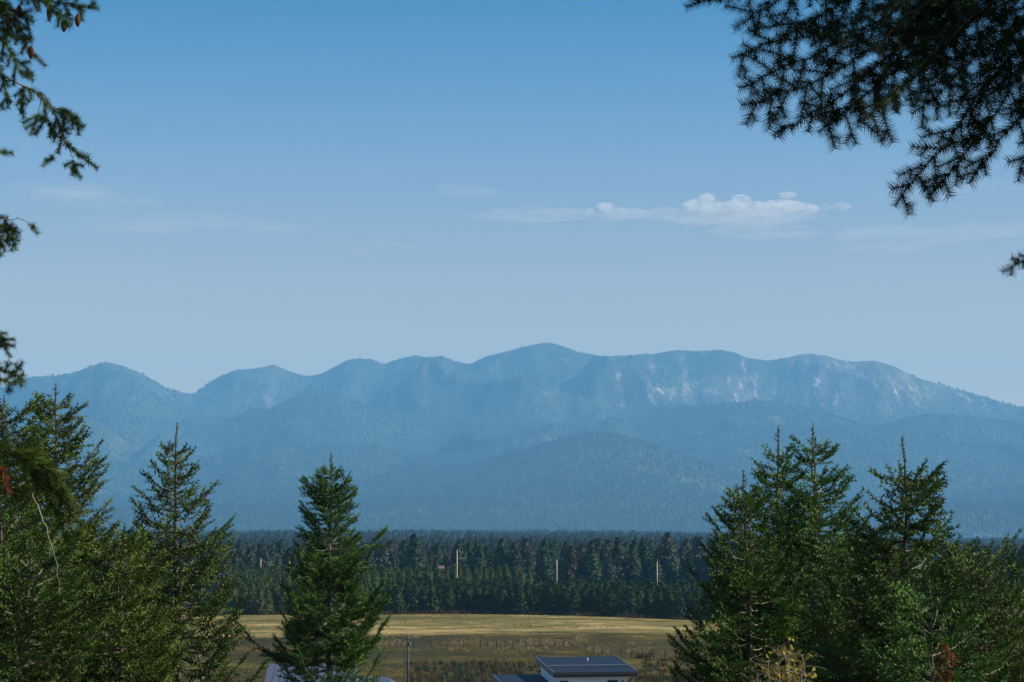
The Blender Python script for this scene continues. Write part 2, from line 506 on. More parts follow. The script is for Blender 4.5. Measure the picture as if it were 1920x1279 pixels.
def shoots_mesh(name, O, Dr, Ln, Rd, T, mat, tmpl):
    O = np.asarray(O, float); Dr = np.asarray(Dr, float); Ln = np.asarray(Ln, float); Rd = np.asarray(Rd, float); T = np.asarray(T, float)
    Dr = Dr / np.maximum(np.linalg.norm(Dr, axis=1, keepdims=True), 1e-9)
    ref = rng.normal(size=Dr.shape)
    E1 = np.cross(Dr, ref); E1 /= np.maximum(np.linalg.norm(E1, axis=1, keepdims=True), 1e-9)
    E2 = np.cross(Dr, E1)
    K, n = len(O), len(tmpl)
    ax = tmpl[:, 0]; fw = tmpl[:, 1]; r1 = tmpl[:, 2]; r2 = tmpl[:, 3]
    along = ax[None, :] * Ln[:, None] + fw[None, :] * Rd[:, None]
    V = O[:, None, :] + Dr[:, None, :] * along[..., None] + E1[:, None, :] * (r1[None, :] * Rd[:, None])[..., None] + E2[:, None, :] * (r2[None, :] * Rd[:, None])[..., None]
    V = V.reshape(-1, 3)
    Fc = np.arange(len(V), dtype=np.int32).reshape(-1, 3)
    return mesh_np(name, V, Fc, mat, tint=np.repeat(T, n))

def tubes_np(paths, radii, k=4):
    """list of (m,3) paths -> V, quads"""
    Vs, Fs, n0 = [], [], 0
    for P, r in zip(paths, radii):
        P = np.asarray(P, float); m = len(P)
        Tn = np.gradient(P, axis=0); Tn /= np.maximum(np.linalg.norm(Tn, axis=1, keepdims=True), 1e-9)
        ref = np.array([0.13, 0.21, 1.0]) if abs(Tn[:, 2]).mean() < 0.8 else np.array([1.0, 0.2, 0.1])
        E1 = np.cross(Tn, ref); E1 /= np.maximum(np.linalg.norm(E1, axis=1, keepdims=True), 1e-9)
        E2 = np.cross(Tn, E1)
        an = np.arange(k) * 2 * math.pi / k
        r = np.asarray(r) * np.ones(m)
        V = P[:, None, :] + (E1[:, None, :] * np.cos(an)[None, :, None] + E2[:, None, :] * np.sin(an)[None, :, None]) * r[:, None, None]
        Vs.append(V.reshape(-1, 3))
        i = np.arange(m - 1)[:, None] * k; j = np.arange(k)[None, :]
        a = n0 + i + j; b = n0 + i + (j + 1) % k
        Fs.append(np.stack([a, b, b + k, a + k], -1).reshape(-1, 4))
        n0 += m * k
    return np.concatenate(Vs), np.concatenate(Fs)

def conifer(g, H, prof, whorl=0.19, per=7, lean=(0, 0), asc=0.4, droop=0.25, sec=0.080, secf=0.5, sholen=0.13, shorad=0.035,
            low=0.0, lowstep=2.0, gap=0.12, inner=0.18, bias=None, limbs=(), trunk_r=None, hang=0.0, leader=0.45, jit=0.17, kinks=0.04):
    """returns trunk path/radii, limb paths/radii, shoots (O, D, L, R, T) with the tree's foot at 0"""
    tz = np.linspace(0, H, 40)
    wob = np.stack([np.cumsum(g.normal(0, kinks, 40)) * 0.35, np.cumsum(g.normal(0, kinks, 40)) * 0.35, tz], 1)
    wob[:, 0] += lean[0] * (tz / H) ** 2; wob[:, 1] += lean[1] * (tz / H) ** 2
    wob[:, :2] -= wob[0, :2]
    def tp(z): return np.array([np.interp(z, tz, wob[:, 0]), np.interp(z, tz, wob[:, 1]), z])
    tr = (trunk_r or H * 0.0105)
    trr = tr * (1 - tz / H) ** 0.9 + 0.006
    limbsP, limbsR = [], []
    O, D, L, Rr, T = [], [], [], [], []
    z = H - leader
    # leader shoots
    for q in range(int(leader / (sholen * 0.55))):
        zz = H - leader + q * sholen * 0.55
        O.append(tp(zz)); D.append((g.normal(0, .05), g.normal(0, .05), 1)); L.append(sholen); Rr.append(shorad * 0.75); T.append(g.random())
        if q > 0 and g.random() < 0.8:
            an = g.random() * 6.28
            O.append(tp(zz)); D.append((math.cos(an), math.sin(an), 1.1)); L.append(sholen * 0.9 * (1 - q * sholen * .5 / leader) + 0.04); Rr.append(shorad * 0.8); T.append(g.random())
    def branch(z, an, BL, ascf, drp, lush=1.0):
        base = tp(z)
        hd = np.array([math.cos(an), math.sin(an), 0]); sd_ = np.array([-math.sin(an), math.cos(an), 0])
        m = max(5, int(BL / 0.22))
        s = np.linspace(0, 1, m)
        wig = np.cumsum(g.normal(0, 0.028, m)) * BL
        zc = BL * (ascf * s - drp * np.sin(s * math.pi * 0.9) * 0.9 + 0.22 * s ** 3) + np.cumsum(g.normal(0, 0.015, m)) * BL
        P = base + hd * (s * BL)[:, None] + sd_ * (wig * s)[:, None]; P[:, 2] += zc
        limbsP.append(P); limbsR.append((0.0045 + 0.011 * BL * (1 - s)) )
        cl = np.concatenate([[0], np.cumsum(np.linalg.norm(np.diff(P, axis=0), axis=1))])
        tot = cl[-1]
        clump = g.random() * 6
        pos = inner * tot
        side = 1
        tone = g.normal(0.5, 0.12)
        while pos < tot:
            f = pos / tot
            p = np.array([np.interp(pos, cl, P[:, c]) for c in range(3)])
            q = np.array([np.interp(min(pos + 0.08, tot), cl, P[:, c]) for c in range(3)])
            t = q - p; t = t / max(np.linalg.norm(t), 1e-6) if np.linalg.norm(t) > 1e-6 else hd
            dens = lush * (0.62 + 0.38 * math.sin(pos * 5.5 + clump))
            if g.random() < dens + 0.25:
                sl = (secf * BL * (1 - f) ** 0.75 * (0.55 + 0.45 * min(1, (f - 0.0) * 3)) + sholen) * (0.65 + 0.6 * g.random())
                ang = R(58 - 22 * f + g.normal(0, 9))
                d2 = t * math.cos(ang) + sd_ * side * math.sin(ang); d2[2] += g.normal(0.02, 0.13) - hang * (0.4 + 0.5 * g.random())
                d2 /= np.linalg.norm(d2)
                ns = max(1, int(sl / (sholen * 0.62)))
                for k in range(ns):
                    fr = k / ns
                    pp = p + d2 * sl * fr + np.array([0, 0, -0.10 * sl * fr * fr - hang * 0.35 * sl * fr * fr])
                    dd = d2 + g.normal(0, 0.10, 3); 
                    O.append(pp); D.append(dd); L.append(sholen * (0.85 + 0.3 * g.random())); Rr.append(shorad * (0.85 + 0.3 * g.random())); T.append(np.clip(tone + 0.25 * fr + g.normal(0, 0.14), 0, 1))
                    if ns > 1 or g.random() < 0.4:
                        s2 = 1 if k % 2 else -1
                        lat = np.cross(d2, np.array([0, 0, 1.0])) * s2
                        dd = d2 * 0.75 + lat * 0.8 + np.array([0, 0, g.normal(0.05, 0.28) - hang * 0.5])
                        O.append(pp); D.append(dd); L.append(sholen * (0.75 + 0.5 * g.random()) * (1.15 - 0.5 * fr)); Rr.append(shorad * (0.8 + 0.3 * g.random())); T.append(np.clip(tone + 0.2 * g.random() + g.normal(0, 0.12), 0, 1))
            # shoots on the branch itself
            if f > 0.35:
                O.append(p); D.append(t + g.normal(0, 0.15, 3)); L.append(sholen); Rr.append(shorad); T.append(np.clip(tone + g.normal(0, .15), 0, 1))
            side = -side
            pos += sec * (0.7 + 0.6 * g.random())
        O.append(P[-1]); D.append(P[-1] - P[-2]); L.append(sholen * 1.1); Rr.append(shorad); T.append(min(1, tone + 0.3))
    zi = H - leader * 0.9
    while zi > low + 0.3:
        dtop = H - zi
        base_r = prof(dtop)
        stepz = whorl * (0.75 + 0.5 * g.random()) * (1 if zi > lowstep else 1.7)
        n = per + g.integers(-1, 2)
        a0 = g.random() * 6.28
        for k in range(n):
            if g.random() < gap: continue
            an = a0 + k * 6.283 / n + g.normal(0, 0.22)
            BL = base_r * (1 - jit + 2 * jit * g.random()) * (0.72 if g.random() < 0.2 else 1)
            if bias: BL *= bias(an, dtop)
            if BL < 0.06: BL = 0.06
            af = asc * (1 - min(dtop / (H * 0.6), 1)) + 0.08 + g.normal(0, 0.06)
            branch(zi + g.normal(0, stepz * 0.25), an, BL, af, droop * min(1, dtop / 2.0) * (0.7 + 0.6 * g.random()))
        zi -= stepz
    for (zz, an, BL, af) in limbs:
        branch(zz, an, BL, af, droop * 0.5, 0.75)
    return wob, trr, limbsP, limbsR, (O, D, L, Rr, T)

TM = {'near': template(10, 0.10, 0.8, 1), 'near_b': template(11, 0.09, 0.8, 2), 'fine': template(46, 0.030, 0.6, 3), 'fine15': template(44, 0.040, 0.65, 4)}

def near_tree(name, px, py_top, d, H, prof, label, seed, fol='fir', tm='near', cones=0, pale_bark=False, **kw):
    top = at(px, py_top, d)
    gz = top[2] - H
    real = float(ground(top[0], d))
    Ht = top[2] - real + 0.05
    e = empty(name, (top[0], d, real - 0.05), label, 'tree', 'conifers standing on the near slope')
    g = np.random.default_rng(seed)
    low = max(0.8, Ht - H + 0.7)
    wob, trr, lp, lr, sh = conifer(g, Ht, prof, low=low, lowstep=low + 1.2, **kw)
    # keep the leader at the pixel
    off = wob[-1, :2].copy()
    e.location.x -= off[0]; e.location.y -= off[1]
    V, Q = tubes_np([wob], [trr], 8)
    link('trunk', mesh_np('trunk', V, Q, M['bark_pale' if pale_bark else 'bark'], smooth=True), e)  # trunk takes the paler bark when asked for
    V, Q = tubes_np(lp, lr, 4)
    br = link('branches', mesh_np('branches', V, Q, M['bark_pale']), e); br['kind'] = 'stuff'
    cr = link('crown', shoots_mesh('crown', *sh, M[fol], TM[tm]), e)
    if cones:
        add_cones(e, sh, cones, g)
    return e, sh

def add_cones(e, sh, n, g, size=0.035, ln=0.075):
    O = np.array(sh[0]); idx = g.choice(len(O), min(n, len(O)), replace=False)
    V, Fc = [], []
    for i in idx:
        c = O[i] + np.array([0, 0, -ln * 0.9]); b = len(V)
        V += [tuple(c + (0, 0, ln * 0.5)), *[tuple(c + (size * 0.5 * math.cos(a), size * 0.5 * math.sin(a), ln * 0.1)) for a in (0, 1.57, 3.14, 4.71)], tuple(c - (0, 0, ln * 0.5))]
        for k in range(4):
            Fc.append((b, b + 1 + k, b + 1 + (k + 1) % 4)); Fc.append((b + 5, b + 1 + (k + 1) % 4, b + 1 + k))
    o = link('seed_cones', mesh_np('seed_cones', V, Fc, M['cone']), e); o['kind'] = 'stuff'

def P(*pts):
    xs = [p[0] for p in pts]; ys = [p[1] for p in pts]
    return lambda d: float(np.interp(d, xs, ys))

# profile: (metres below the top, branch reach)
near_tree('fir_tree', 620, 852, 50, 6.2, P((0, .07), (0.4, .22), (0.8, .42), (1.2, .50), (1.7, .52), (2.2, .62), (2.8, .85), (3.6, 1.0), (4.5, 1.0), (6.5, 1.2), (9, 1.5)),
          'slim dark green fir standing alone in front of the meadow, between the two tree clusters', 11, 'fir', sec=0.078, asc=0.34, shorad=0.042, gap=0.05, per=8, cones=90, jit=0.26,
          limbs=[(10.2, R(178), 1.8, 0.22), (12.3, R(10), 1.15, .35), (11.2, R(-10), 1.25, .15)])
near_tree('fir_tree', 333, 795, 38, 5.6, P((0, .05), (0.4, .14), (0.9, .36), (1.5, .56), (2.1, .80), (2.8, .92), (3.5, 1.0), (4.5, 1.15), (8, 1.3)),
          'open crowned fir with thin leader and brown cones, right of the big left fir', 12, 'fir', sec=0.093, asc=0.36, shorad=0.033, gap=0.1, cones=420, leader=0.6, jit=0.24,
          limbs=[(8.0, R(-5), 1.35, 0.45), (7.0, R(8), 1.6, .5)])
near_tree('fir_tree', 105, 722, 36, 6.3, P((0, .08), (0.35, .26), (1.0, .44), (1.6, .66), (2.2, .92), (3.0, 1.15), (4.0, 1.5), (5, 1.6), (8, 1.8)),
          'tallest broad fir at the left with a blunt irregular top against the hazy mountain', 13, 'fir_warm', sec=0.086, asc=0.34, shorad=0.036, gap=0.05, per=8, cones=260, jit=0.2)
near_tree('fir_tree', 8, 745, 34, 6.0, P((0, .2), (0.4, .42), (1.0, .62), (2, .9), (4, 1.3), (8, 1.6)),
          'deep green fir cut by the left edge, behind the drooping olive bough', 14, 'fir', sec=0.086, per=8, gap=0.08, shorad=0.037)
near_tree('fir_tree', 232, 985, 33, 4.2, P((0, .12), (0.5, .4), (1.2, .62), (2, .8), (6, 1.1)),
          'low leafy fir filling the gap between the two taller left firs', 15, 'fir_warm', per=8, gap=0.08, sec=0.086, shorad=0.036)
near_tree('fir_tree', 60, 1010, 31, 4.0, P((0, .2), (0.5, .5), (1.2, .8), (6, 1.2)),
          'bushy low fir in the bottom left corner below the olive bough', 16, 'fir', per=8, gap=0.06, sec=0.086, shorad=0.036)
near_tree('fir_tree', 1525, 797, 36, 6.0, P((0, .10), (0.3, .20), (0.9, .38), (1.5, .62), (2.2, .80), (3, .95), (5, 1.25), (8, 1.5)),
          'broad fir with blunt top and crooked pale trunk, in the right cluster', 17, 'fir', sec=0.086, asc=0.34, shorad=0.036, gap=0.07, cones=160, per=8, pale_bark=True, kinks=0.09)
near_tree('fir_tree', 1458, 800, 37, 6.0, P((0, .05), (0.35, .13), (0.7, .27), (1.2, .42), (2.0, .62), (3, .90), (5, 1.25), (8, 1.5)),
          'fir with a needle thin leader, left of the blunt topped fir in the right cluster', 18, 'fir', sec=0.086, asc=0.34, shorad=0.034, gap=0.07, leader=0.6, cones=120, per=8)
near_tree('fir_tree', 1394, 885, 35, 5.2, P((0, .06), (0.4, .22), (0.9, .42), (1.5, .60), (2.2, .85), (2.9, 1.0), (6, 1.1)),
          'leftmost and lowest fir of the right cluster, its drooping branches over the meadow', 19, 'fir', sec=0.086, asc=0.4, shorad=0.035, gap=0.12, per=8)
near_tree('spruce_tree', 1690, 820, 30, 5.2, P((0, .05), (0.35, .20), (0.6, .32), (1.0, .44), (1.5, .60), (2.0, .82), (2.6, 1.0), (6, 1.4)),
          'bright green spruce with long bare bottle-brush leader shoots, right of the fir cluster', 20, 'spruce', tm='near_b', sec=0.085, asc=0.30, shorad=0.038, sholen=0.17, gap=0.04, whorl=0.22, per=9, leader=0.7, hang=0.3, jit=0.2)
near_tree('spruce_tree', 1835, 1015, 29, 3.6, P((0, .12), (0.3, .35), (0.7, .5), (1.3, .62), (4, 1.0)),
          'smaller spruce with upswept shoots, near the right edge beside the tall spruce', 21, 'spruce', tm='near_b', sec=0.093, asc=0.6, sholen=0.15, shorad=0.036, gap=0.08, hang=0.2)
near_tree('spruce_tree', 1885, 1075, 34, 3.4, P((0, .05), (0.6, .3), (1.5, .55), (4, .9)),
          'thin spruce at the right edge in front of the distant pale roof', 22, 'spruce', tm='near_b', sec=0.099, sholen=0.15, gap=0.15)
near_tree('spruce_tree', 1740, 1085, 27, 3.0, P((0, .15), (0.5, .5), (1.2, .7), (4, 1.0)),
          'dense low spruce along the bottom right, holding a dead orange branch', 23, 'spruce', tm='near_b', sec=0.093, sholen=0.15, gap=0.06, hang=0.25)
near_tree('fir_tree', 1610, 985, 33, 4.2, P((0, .15), (0.5, .4), (1.2, .7), (5, 1.1)),
          'lower fir between the blunt topped fir and the tall spruce', 24, 'fir_warm', sec=0.086, gap=0.05, per=8)
near_tree('spruce_tree', 1930, 1165, 30, 2.8, P((0, .2), (0.5, .4), (1.2, .6), (4, 1.0)),
          'low spruce in the bottom right corner, cut by the photo edge', 25, 'spruce', tm='near_b', sec=0.093, sholen=0.15, gap=0.06)

# ------------------------------------------------------------------ the two big trees beside the camera, with boughs in view
def bough(parent, pix, d, label=None, dd=0.0, side=0.05, slen=0.07, srad=0.022, tm='fine', fol='fir', r0=0.006, bare=0.0, seed=0, hangdown=0.0, depth2=None, fill=1.0, cones=0, bark='bark', sub=True):
    g = np.random.default_rng(seed + 500)
    d2 = d if depth2 is None else depth2
    pts = np.array([at(x, y, d + (d2 - d) * i / (len(pix) - 1)) for i, (x, y) in enumerate(pix)])
    # resample smoothly
    t = np.linspace(0, len(pts) - 1, 26)
    Pp = np.stack([np.interp(t, range(len(pts)), pts[:, c]) for c in range(3)], 1)
    for _ in range(2):
        Pp[1:-1] = (Pp[:-2] + Pp[2:] + Pp[1:-1] * 2) / 4
    sc = srad / 0.022
    Pp[1:-1] += g.normal(0, 0.003 * sc, (len(Pp) - 2, 3))
    cl = np.concatenate([[0], np.cumsum(np.linalg.norm(np.diff(Pp, axis=0), axis=1))]); tot = cl[-1]
    paths, radii = [Pp], [r0 * (1 - 0.8 * cl / tot)]
    O, D, L, Rr, T = [], [], [], [], []
    def add(p, dr, ln, rd=None):
        O.append(p); D.append(dr); L.append(ln); Rr.append((rd or srad) * (0.85 + 0.3 * g.random())); T.append(np.clip(g.normal(.45, .2), 0, 1))
    s = 0.0; sg = 1
    while s < tot:
        f = s / tot
        p = np.array([np.interp(s, cl, Pp[:, c]) for c in range(3)])
        q = np.array([np.interp(min(s + side, tot), cl, Pp[:, c]) for c in range(3)])
        tt = q - p; n_ = np.linalg.norm(tt); tt = tt / n_ if n_ > 1e-6 else np.array([0, 0, -1.0])
        if f >= bare:
            add(p, tt, side * 1.4)
            if g.random() < fill:
                perp = np.cross(tt, np.array([0.15, 1, 0.1])); perp /= np.linalg.norm(perp)
                ln = slen * (0.55 + 0.9 * g.random()) * (1.0 - 0.55 * f)
                dr = tt * 0.75 + perp * sg * (0.75 + 0.3 * g.random()) + np.array([0, g.normal(0, .45), -hangdown * (0.4 + 0.8 * g.random())]) + g.normal(0, .12, 3)
                dr /= np.linalg.norm(dr)
                k = max(1, int(round(ln / (side * 1.1))))
                e_ = p.copy(); pth = [p]
                for kk in range(k):
                    dr = dr + np.array([0, 0, -hangdown * 0.12]) + g.normal(0, 0.07, 3); dr /= np.linalg.norm(dr)
                    add(e_, dr, ln / k * 1.15)
                    if kk and g.random() < 0.6:
                        pr = np.cross(dr, [0.1, 1, 0.2]) * (1 if kk % 2 else -1)
                        add(e_, dr * 0.7 + pr * 0.8, ln * 0.4)
                    e_ = e_ + dr * ln / k; pth.append(e_.copy())
                paths.append(np.array(pth)); radii.append(np.linspace(r0 * 0.35, r0 * 0.18, len(pth)))
        s += side * (0.75 + 0.5 * g.random()); sg = -sg
    V, Q = tubes_np(paths, radii, 4)
    inv = np.array(parent.location)
    b = link('bough', mesh_np('bough', V - inv, Q, M[bark], smooth=True), parent)
    if label: b['label'] = label
    if not O: return b, None
    nd = link('needles', shoots_mesh('needles', np.array(O) - inv, D, L, Rr, T, M[fol], TM[tm]), b)
    nd['kind'] = 'stuff'
    return b, (np.array(O) - inv)

def big_tree(name, x, y, label, seed, H, tr, R_in, inward, z_lo, z_hi, fol='fir', sholen=0.11, per=7, whorl=0.35, R_out=2.4):
    gz = float(ground(x, y)) - 0.05
    e = empty(name, (x, y, gz), label, 'tree')
    g = np.random.default_rng(seed)
    def bias(an, dtop): return 1.0
    def prof_for(an):
        c = math.cos(an - inward)
        return R_in if c > 0.15 else (R_out if c < -0.2 else (R_in + R_out) / 2 * 0.8)
    def bias(an, dtop): return prof_for(an) / R_out
    wob, trr, lp, lr, sh = conifer(g, H, P((0, .1), (1, .8), (3, R_out), (40, R_out)), low=z_lo - gz, lowstep=0, per=per, whorl=whorl, sec=0.105, sholen=sholen, shorad=0.035,
                                   bias=bias, trunk_r=tr, kinks=0.01, gap=0.05, jit=0.12, hang=0.3)
    V, Q = tubes_np([wob], [trr], 14)
    link('trunk', mesh_np('trunk', V, Q, M['bark'], smooth=True), e)
    V, Q = tubes_np(lp, lr, 4)
    o = link('branches', mesh_np('branches', V, Q, M['bark']), e); o['kind'] = 'stuff'
    link('crown', shoots_mesh('crown', *sh, M[fol], TM['near']), e)
    return e

# left: a fir about 15 m away whose trunk stands just outside the frame
left = big_tree('fir_tree', -4.75, 15.0, 'big fir outside the left edge, only its bough tips hanging into view', 61, 18.5, 0.2, 1.2, 0.0, 15.5, 33)
LB = [
    ([(-330, -130), (-120, -90), (20, -50), (60, -8), (110, 4), (172, 14)], dict(seed=1, hangdown=0.9, slen=0.22, side=0.05)),
    ([(-330, -140), (-100, -70), (40, -30), (95, 15), (125, 45)], dict(seed=2, hangdown=0.8, slen=0.2, side=0.05)),
    ([(-330, -60), (-90, -40), (0, 0), (35, 60), (58, 100)], dict(seed=3, hangdown=0.7, slen=0.22, side=0.045, fol='fir_warm')),
    ([(-330, 0), (-80, 10), (-10, 50), (20, 100), (38, 135)], dict(seed=4, hangdown=0.7, slen=0.22, side=0.045, fol='fir_warm')),
    ([(-330, 30), (-60, 60), (-10, 110), (5, 150), (14, 190)], dict(seed=5, hangdown=0.7, slen=0.16, side=0.05)),
    ([(-330, -40), (-60, -30), (20, 20), (62, 40)], dict(seed=6, hangdown=0.9, slen=0.25, side=0.045, fol='fir_warm')),
    ([(-330, 90), (-60, 110), (5, 138), (45, 160), (80, 180), (100, 205), (112, 240), (122, 268), (140, 285), (166, 303)], dict(seed=7, hangdown=0.6, slen=0.17, side=0.07, bare=0.66, r0=0.011, fill=0.8, bark='bark_pale')),
    ([(45, 160), (40, 185), (42, 205)], dict(seed=8, slen=0.06, side=0.05, r0=.004)),
    ([(78, 182), (72, 212), (62, 240)], dict(seed=9, slen=0.14, side=0.05, r0=.004, bare=.4, hangdown=.4)),
    ([(82, 190), (90, 225), (102, 255)], dict(seed=10, slen=0.12, side=0.05, r0=.004, bare=.3, hangdown=.4)),
    ([(95, 200), (120, 208), (148, 236)], dict(seed=11, slen=0.12, side=0.05, r0=.004, bare=.2, hangdown=.7)),
    ([(122, 268), (105, 285), (90, 302)], dict(seed=12, slen=0.05, side=0.05, r0=.004, bare=.6)),
    ([(130, 278), (138, 300), (140, 322)], dict(seed=13, slen=0.08, side=0.05, r0=.004, bare=.4)),
    ([(-330, 250), (-60, 280), (15, 287)], dict(seed=14, slen=0.12, side=0.05, r0=.008)),
    ([(-330, 380), (-60, 405), (0, 412), (35, 410), (52, 418), (64, 430)], dict(seed=15, slen=0.07, side=0.06, r0=.008, bare=.93, fill=.5, bark='bark_pale')),
    ([(8, 412), (12, 430), (28, 460)], dict(seed=16, slen=0.14, side=0.05, r0=.004, hangdown=.5)),
    ([(-40, 410), (-5, 435), (5, 462)], dict(seed=17, slen=0.16, side=0.05, r0=.004, hangdown=.5)),
    ([(-330, 590), (-60, 610), (-5, 620), (6, 640)], dict(seed=18, slen=0.14, side=0.05, r0=.008)),
    ([(-330, 640), (-60, 645), (0, 650), (16, 648)], dict(seed=19, slen=0.14, side=0.05, r0=.008, hangdown=.3)),
    ([(-330, 700), (-60, 680), (0, 692), (22, 700), (34, 690)], dict(seed=20, slen=0.14, side=0.05, r0=.008, hangdown=.3)),
    ([(-330, 700), (-60, 700), (0, 712), (20, 718), (40, 716)], dict(seed=21, slen=0.12, side=0.05, r0=.008, hangdown=.2)),
]
for pix, kw in LB:
    kw = dict(dict(srad=0.032, tm='fine15', r0=0.009), **kw)
    bough(left, pix, 15.0, depth2=15.0 + random.uniform(-.3, .3), **kw)
# the olive bough drooping over the left firs
OB = [([(-330, 800), (-60, 830), (20, 850), (60, 880), (95, 935), (125, 1010)], 31), ([(-60, 840), (0, 880), (28, 930)], 32),
      ([(60, 880), (110, 925), (150, 985)], 34), ([(40, 860), (95, 880), (130, 930)], 35), ([(-40, 840), (20, 845), (75, 850)], 37)]
for pix, sd_ in OB:
    bough(left, pix, 14.6, 'drooping olive green bough lit by the sun' if sd_ == 31 else None, seed=sd_, srad=0.036, tm='fine15', slen=0.13, side=0.07, r0=0.008, hangdown=0.6, fol='olive')
b, _ = bough(left, [(-330, 860), (-30, 868), (5, 878), (10, 905)], 14.4, 'dead orange twig', seed=40, srad=0.028, tm='fine15', slen=0.05, side=0.05, fol='dead', hangdown=.6)
# hanging cones
def cone_obj(px, py, d, parent, ln=0.085, rr=0.02):
    c = at(px, py, d) - np.array(parent.location)
    g = MB(); g.tube([tuple(c + (0, 0, ln / 2)), tuple(c + (0, 0, ln * .25)), tuple(c), tuple(c - (0, 0, ln * .3)), tuple(c - (0, 0, ln / 2))], [.006, rr * .9, rr, rr * .75, .004], 9)
    g.build('seed_cone', M['cone'], parent, True)
for x, y in ((120, 48), (146, 38), (93, 24), (58, 98), (14, 40), (36, 22)): cone_obj(x, y, 14.95, left)
# long bare pale branch below the olive bough
bough(left, [(60, 925), (85, 985), (105, 1050), (112, 1110)], 14.7, 'bare pale curving branch', seed=41, srad=.02, tm='fine15', slen=.02, side=.2, r0=.006, bare=.99, bark='bark_pale')

# right: a fir 6.5 m away, trunk outside the right edge, boughs coloured dark for shade, hanging across the top right corner
right = big_tree('fir_tree', 2.55, 6.4, 'big fir whose shade-darkened boughs hang across the top right corner', 62, 15.5, 0.17, 0.35, math.pi, 15.4, 31, per=8, whorl=0.28, R_out=2.3, fol='fir_shaded')
RB = [
    [(2150, -330), (1800, -180), (1550, -60), (1400, -10), (1310, 4)],
    [(1700, -110), (1560, -50), (1440, 10), (1385, 48)],
    [(1740, -80), (1600, -10), (1480, 65), (1388, 103)],
    [(1800, -60), (1680, 20), (1540, 95), (1392, 163)],
    [(1780, -40), (1650, 80), (1540, 150), (1412, 193)],
    [(1810, -20), (1690, 80), (1590, 170), (1520, 215), (1467, 246)],
    [(1820, 0), (1720, 90), (1640, 165), (1575, 215), (1537, 245)],
    [(1850, 10), (1760, 90), (1690, 165), (1640, 205), (1610, 232)],
    [(1880, -10), (1800, 60), (1730, 130), (1662, 186)],
    [(1990, -120), (1900, 10), (1820, 110), (1770, 170), (1722, 205)],
    [(2050, -120), (1930, 20), (1850, 150), (1790, 250), (1735, 310), (1680, 384)],
    [(2060, -60), (1950, 80), (1870, 210), (1810, 290), (1757, 352)],
    [(2080, -20), (1980, 120), (1910, 220), (1860, 280), (1828, 328)],
    [(2100, 20), (2000, 160), (1945, 240), (1912, 325)],
    [(2150, 380), (2020, 450), (1940, 480), (1890, 504)],
    [(2150, -280), (1900, -120), (1700, 0), (1560, 60), (1470, 75)],
    [(2150, -200), (2000, -20), (1880, 80), (1790, 110), (1730, 118)],
    [(2150, -300), (1960, -160), (1840, -40), (1740, 30), (1660, 60)],
    [(2150, -120), (2060, -10), (1990, 60), (1930, 110), (1880, 130)],
    [(2150, -60), (2080, 60), (2020, 140), (1960, 200), (1905, 230)],
    [(2100, -40), (1990, 30), (1900, 100), (1850, 160), (1820, 220)],
]
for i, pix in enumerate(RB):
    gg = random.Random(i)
    bough(right, pix, 6.4 + gg.uniform(-.15, .15), depth2=6.4 + gg.uniform(-.5, .45), seed=100 + i, srad=0.025 if pix[0] != (2150, 380) else 0.019, slen=0.125 if pix[0] != (2150, 380) else 0.05, side=0.031, r0=0.0038, hangdown=0.35, tm='fine', fol='fir_shaded', fill=0.85)

# orange dead twigs on the low spruce, yellow leafed sapling
def small_plant(name, label, cat, base_px, d, stems, mat, leaf, n, seed, bark='bark_pale', hang=0.0):
    g = np.random.default_rng(seed)
    b0 = at(base_px[0], base_px[1], d)
    gz = float(ground(b0[0], d))
    e = empty(name, (b0[0], d, gz), label, cat)
    loc = np.array(e.location)
    paths, radii, O, D, L, Rr, T = [], [], [], [], [], [], []
    for (x, y) in stems:
        top = at(x, y, d + g.uniform(-.25, .25)) - loc
        s = np.linspace(0, 1, 14)[:, None]
        pth = top * s; pth[:, 0] = top[0] * (s[:, 0] ** 2.2) + np.sin(s[:, 0] * 7 + g.random() * 5) * 0.05; pth[:, 1] = top[1] * s[:, 0] ** 2
        pth[-1] = top
        paths.append(pth); radii.append(np.linspace(0.018, 0.004, 14))
        for k in range(n):
            f = 1 - g.random() ** 1.5 * 0.28
            p = np.array([np.interp(f, s[:, 0], pth[:, c]) for c in range(3)])
            q = p + g.normal(0, 1, 3) * [0.12, 0.12, 0.09]
            paths.append(np.array([p, (p + q) / 2 + [0, 0, .01], q])); radii.append([.003, .002, .002])
            O.append(q); D.append(g.normal(0, 1, 3) + [0, 0, -0.2 - hang]); L.append(leaf); Rr.append(leaf * .35); T.append(g.random())
            O.append((p + q) / 2); D.append(g.normal(0, 1, 3) + [0, 0, -0.2 - hang]); L.append(leaf); Rr.append(leaf * .35); T.append(g.random())
    V, Q = tubes_np(paths, radii, 4)
    st = link('stem', mesh_np('stem', V, Q, M[bark]), e)
    # leaf: two triangles forming a diamond
    tm = np.array([(0, 0, 0, 0), (.5, 0, .9, .25), (1, 0, 0, 0), (0, 0, 0, 0), (1, 0, 0, 0), (.5, 0, -.9, .25)])
    o = link('leaves', shoots_mesh('leaves', O, D, L, Rr, T, M[mat], tm), e); o['kind'] = 'stuff'
    return e
small_plant('deciduous_sapling', 'young sapling with sparse yellow leaves at the foot of the right fir cluster', 'sapling', (1470, 1279), 24,
            [(1420, 1262), (1440, 1248), (1458, 1215), (1472, 1225), (1490, 1236), (1508, 1245), (1425, 1275), (1455, 1262), (1483, 1268), (1504, 1272)], 'yellow', 0.062, 44, 5)
lowspruce = [o for o in bpy.data.objects if o.get('label', '').startswith('dense low spruce')][0]
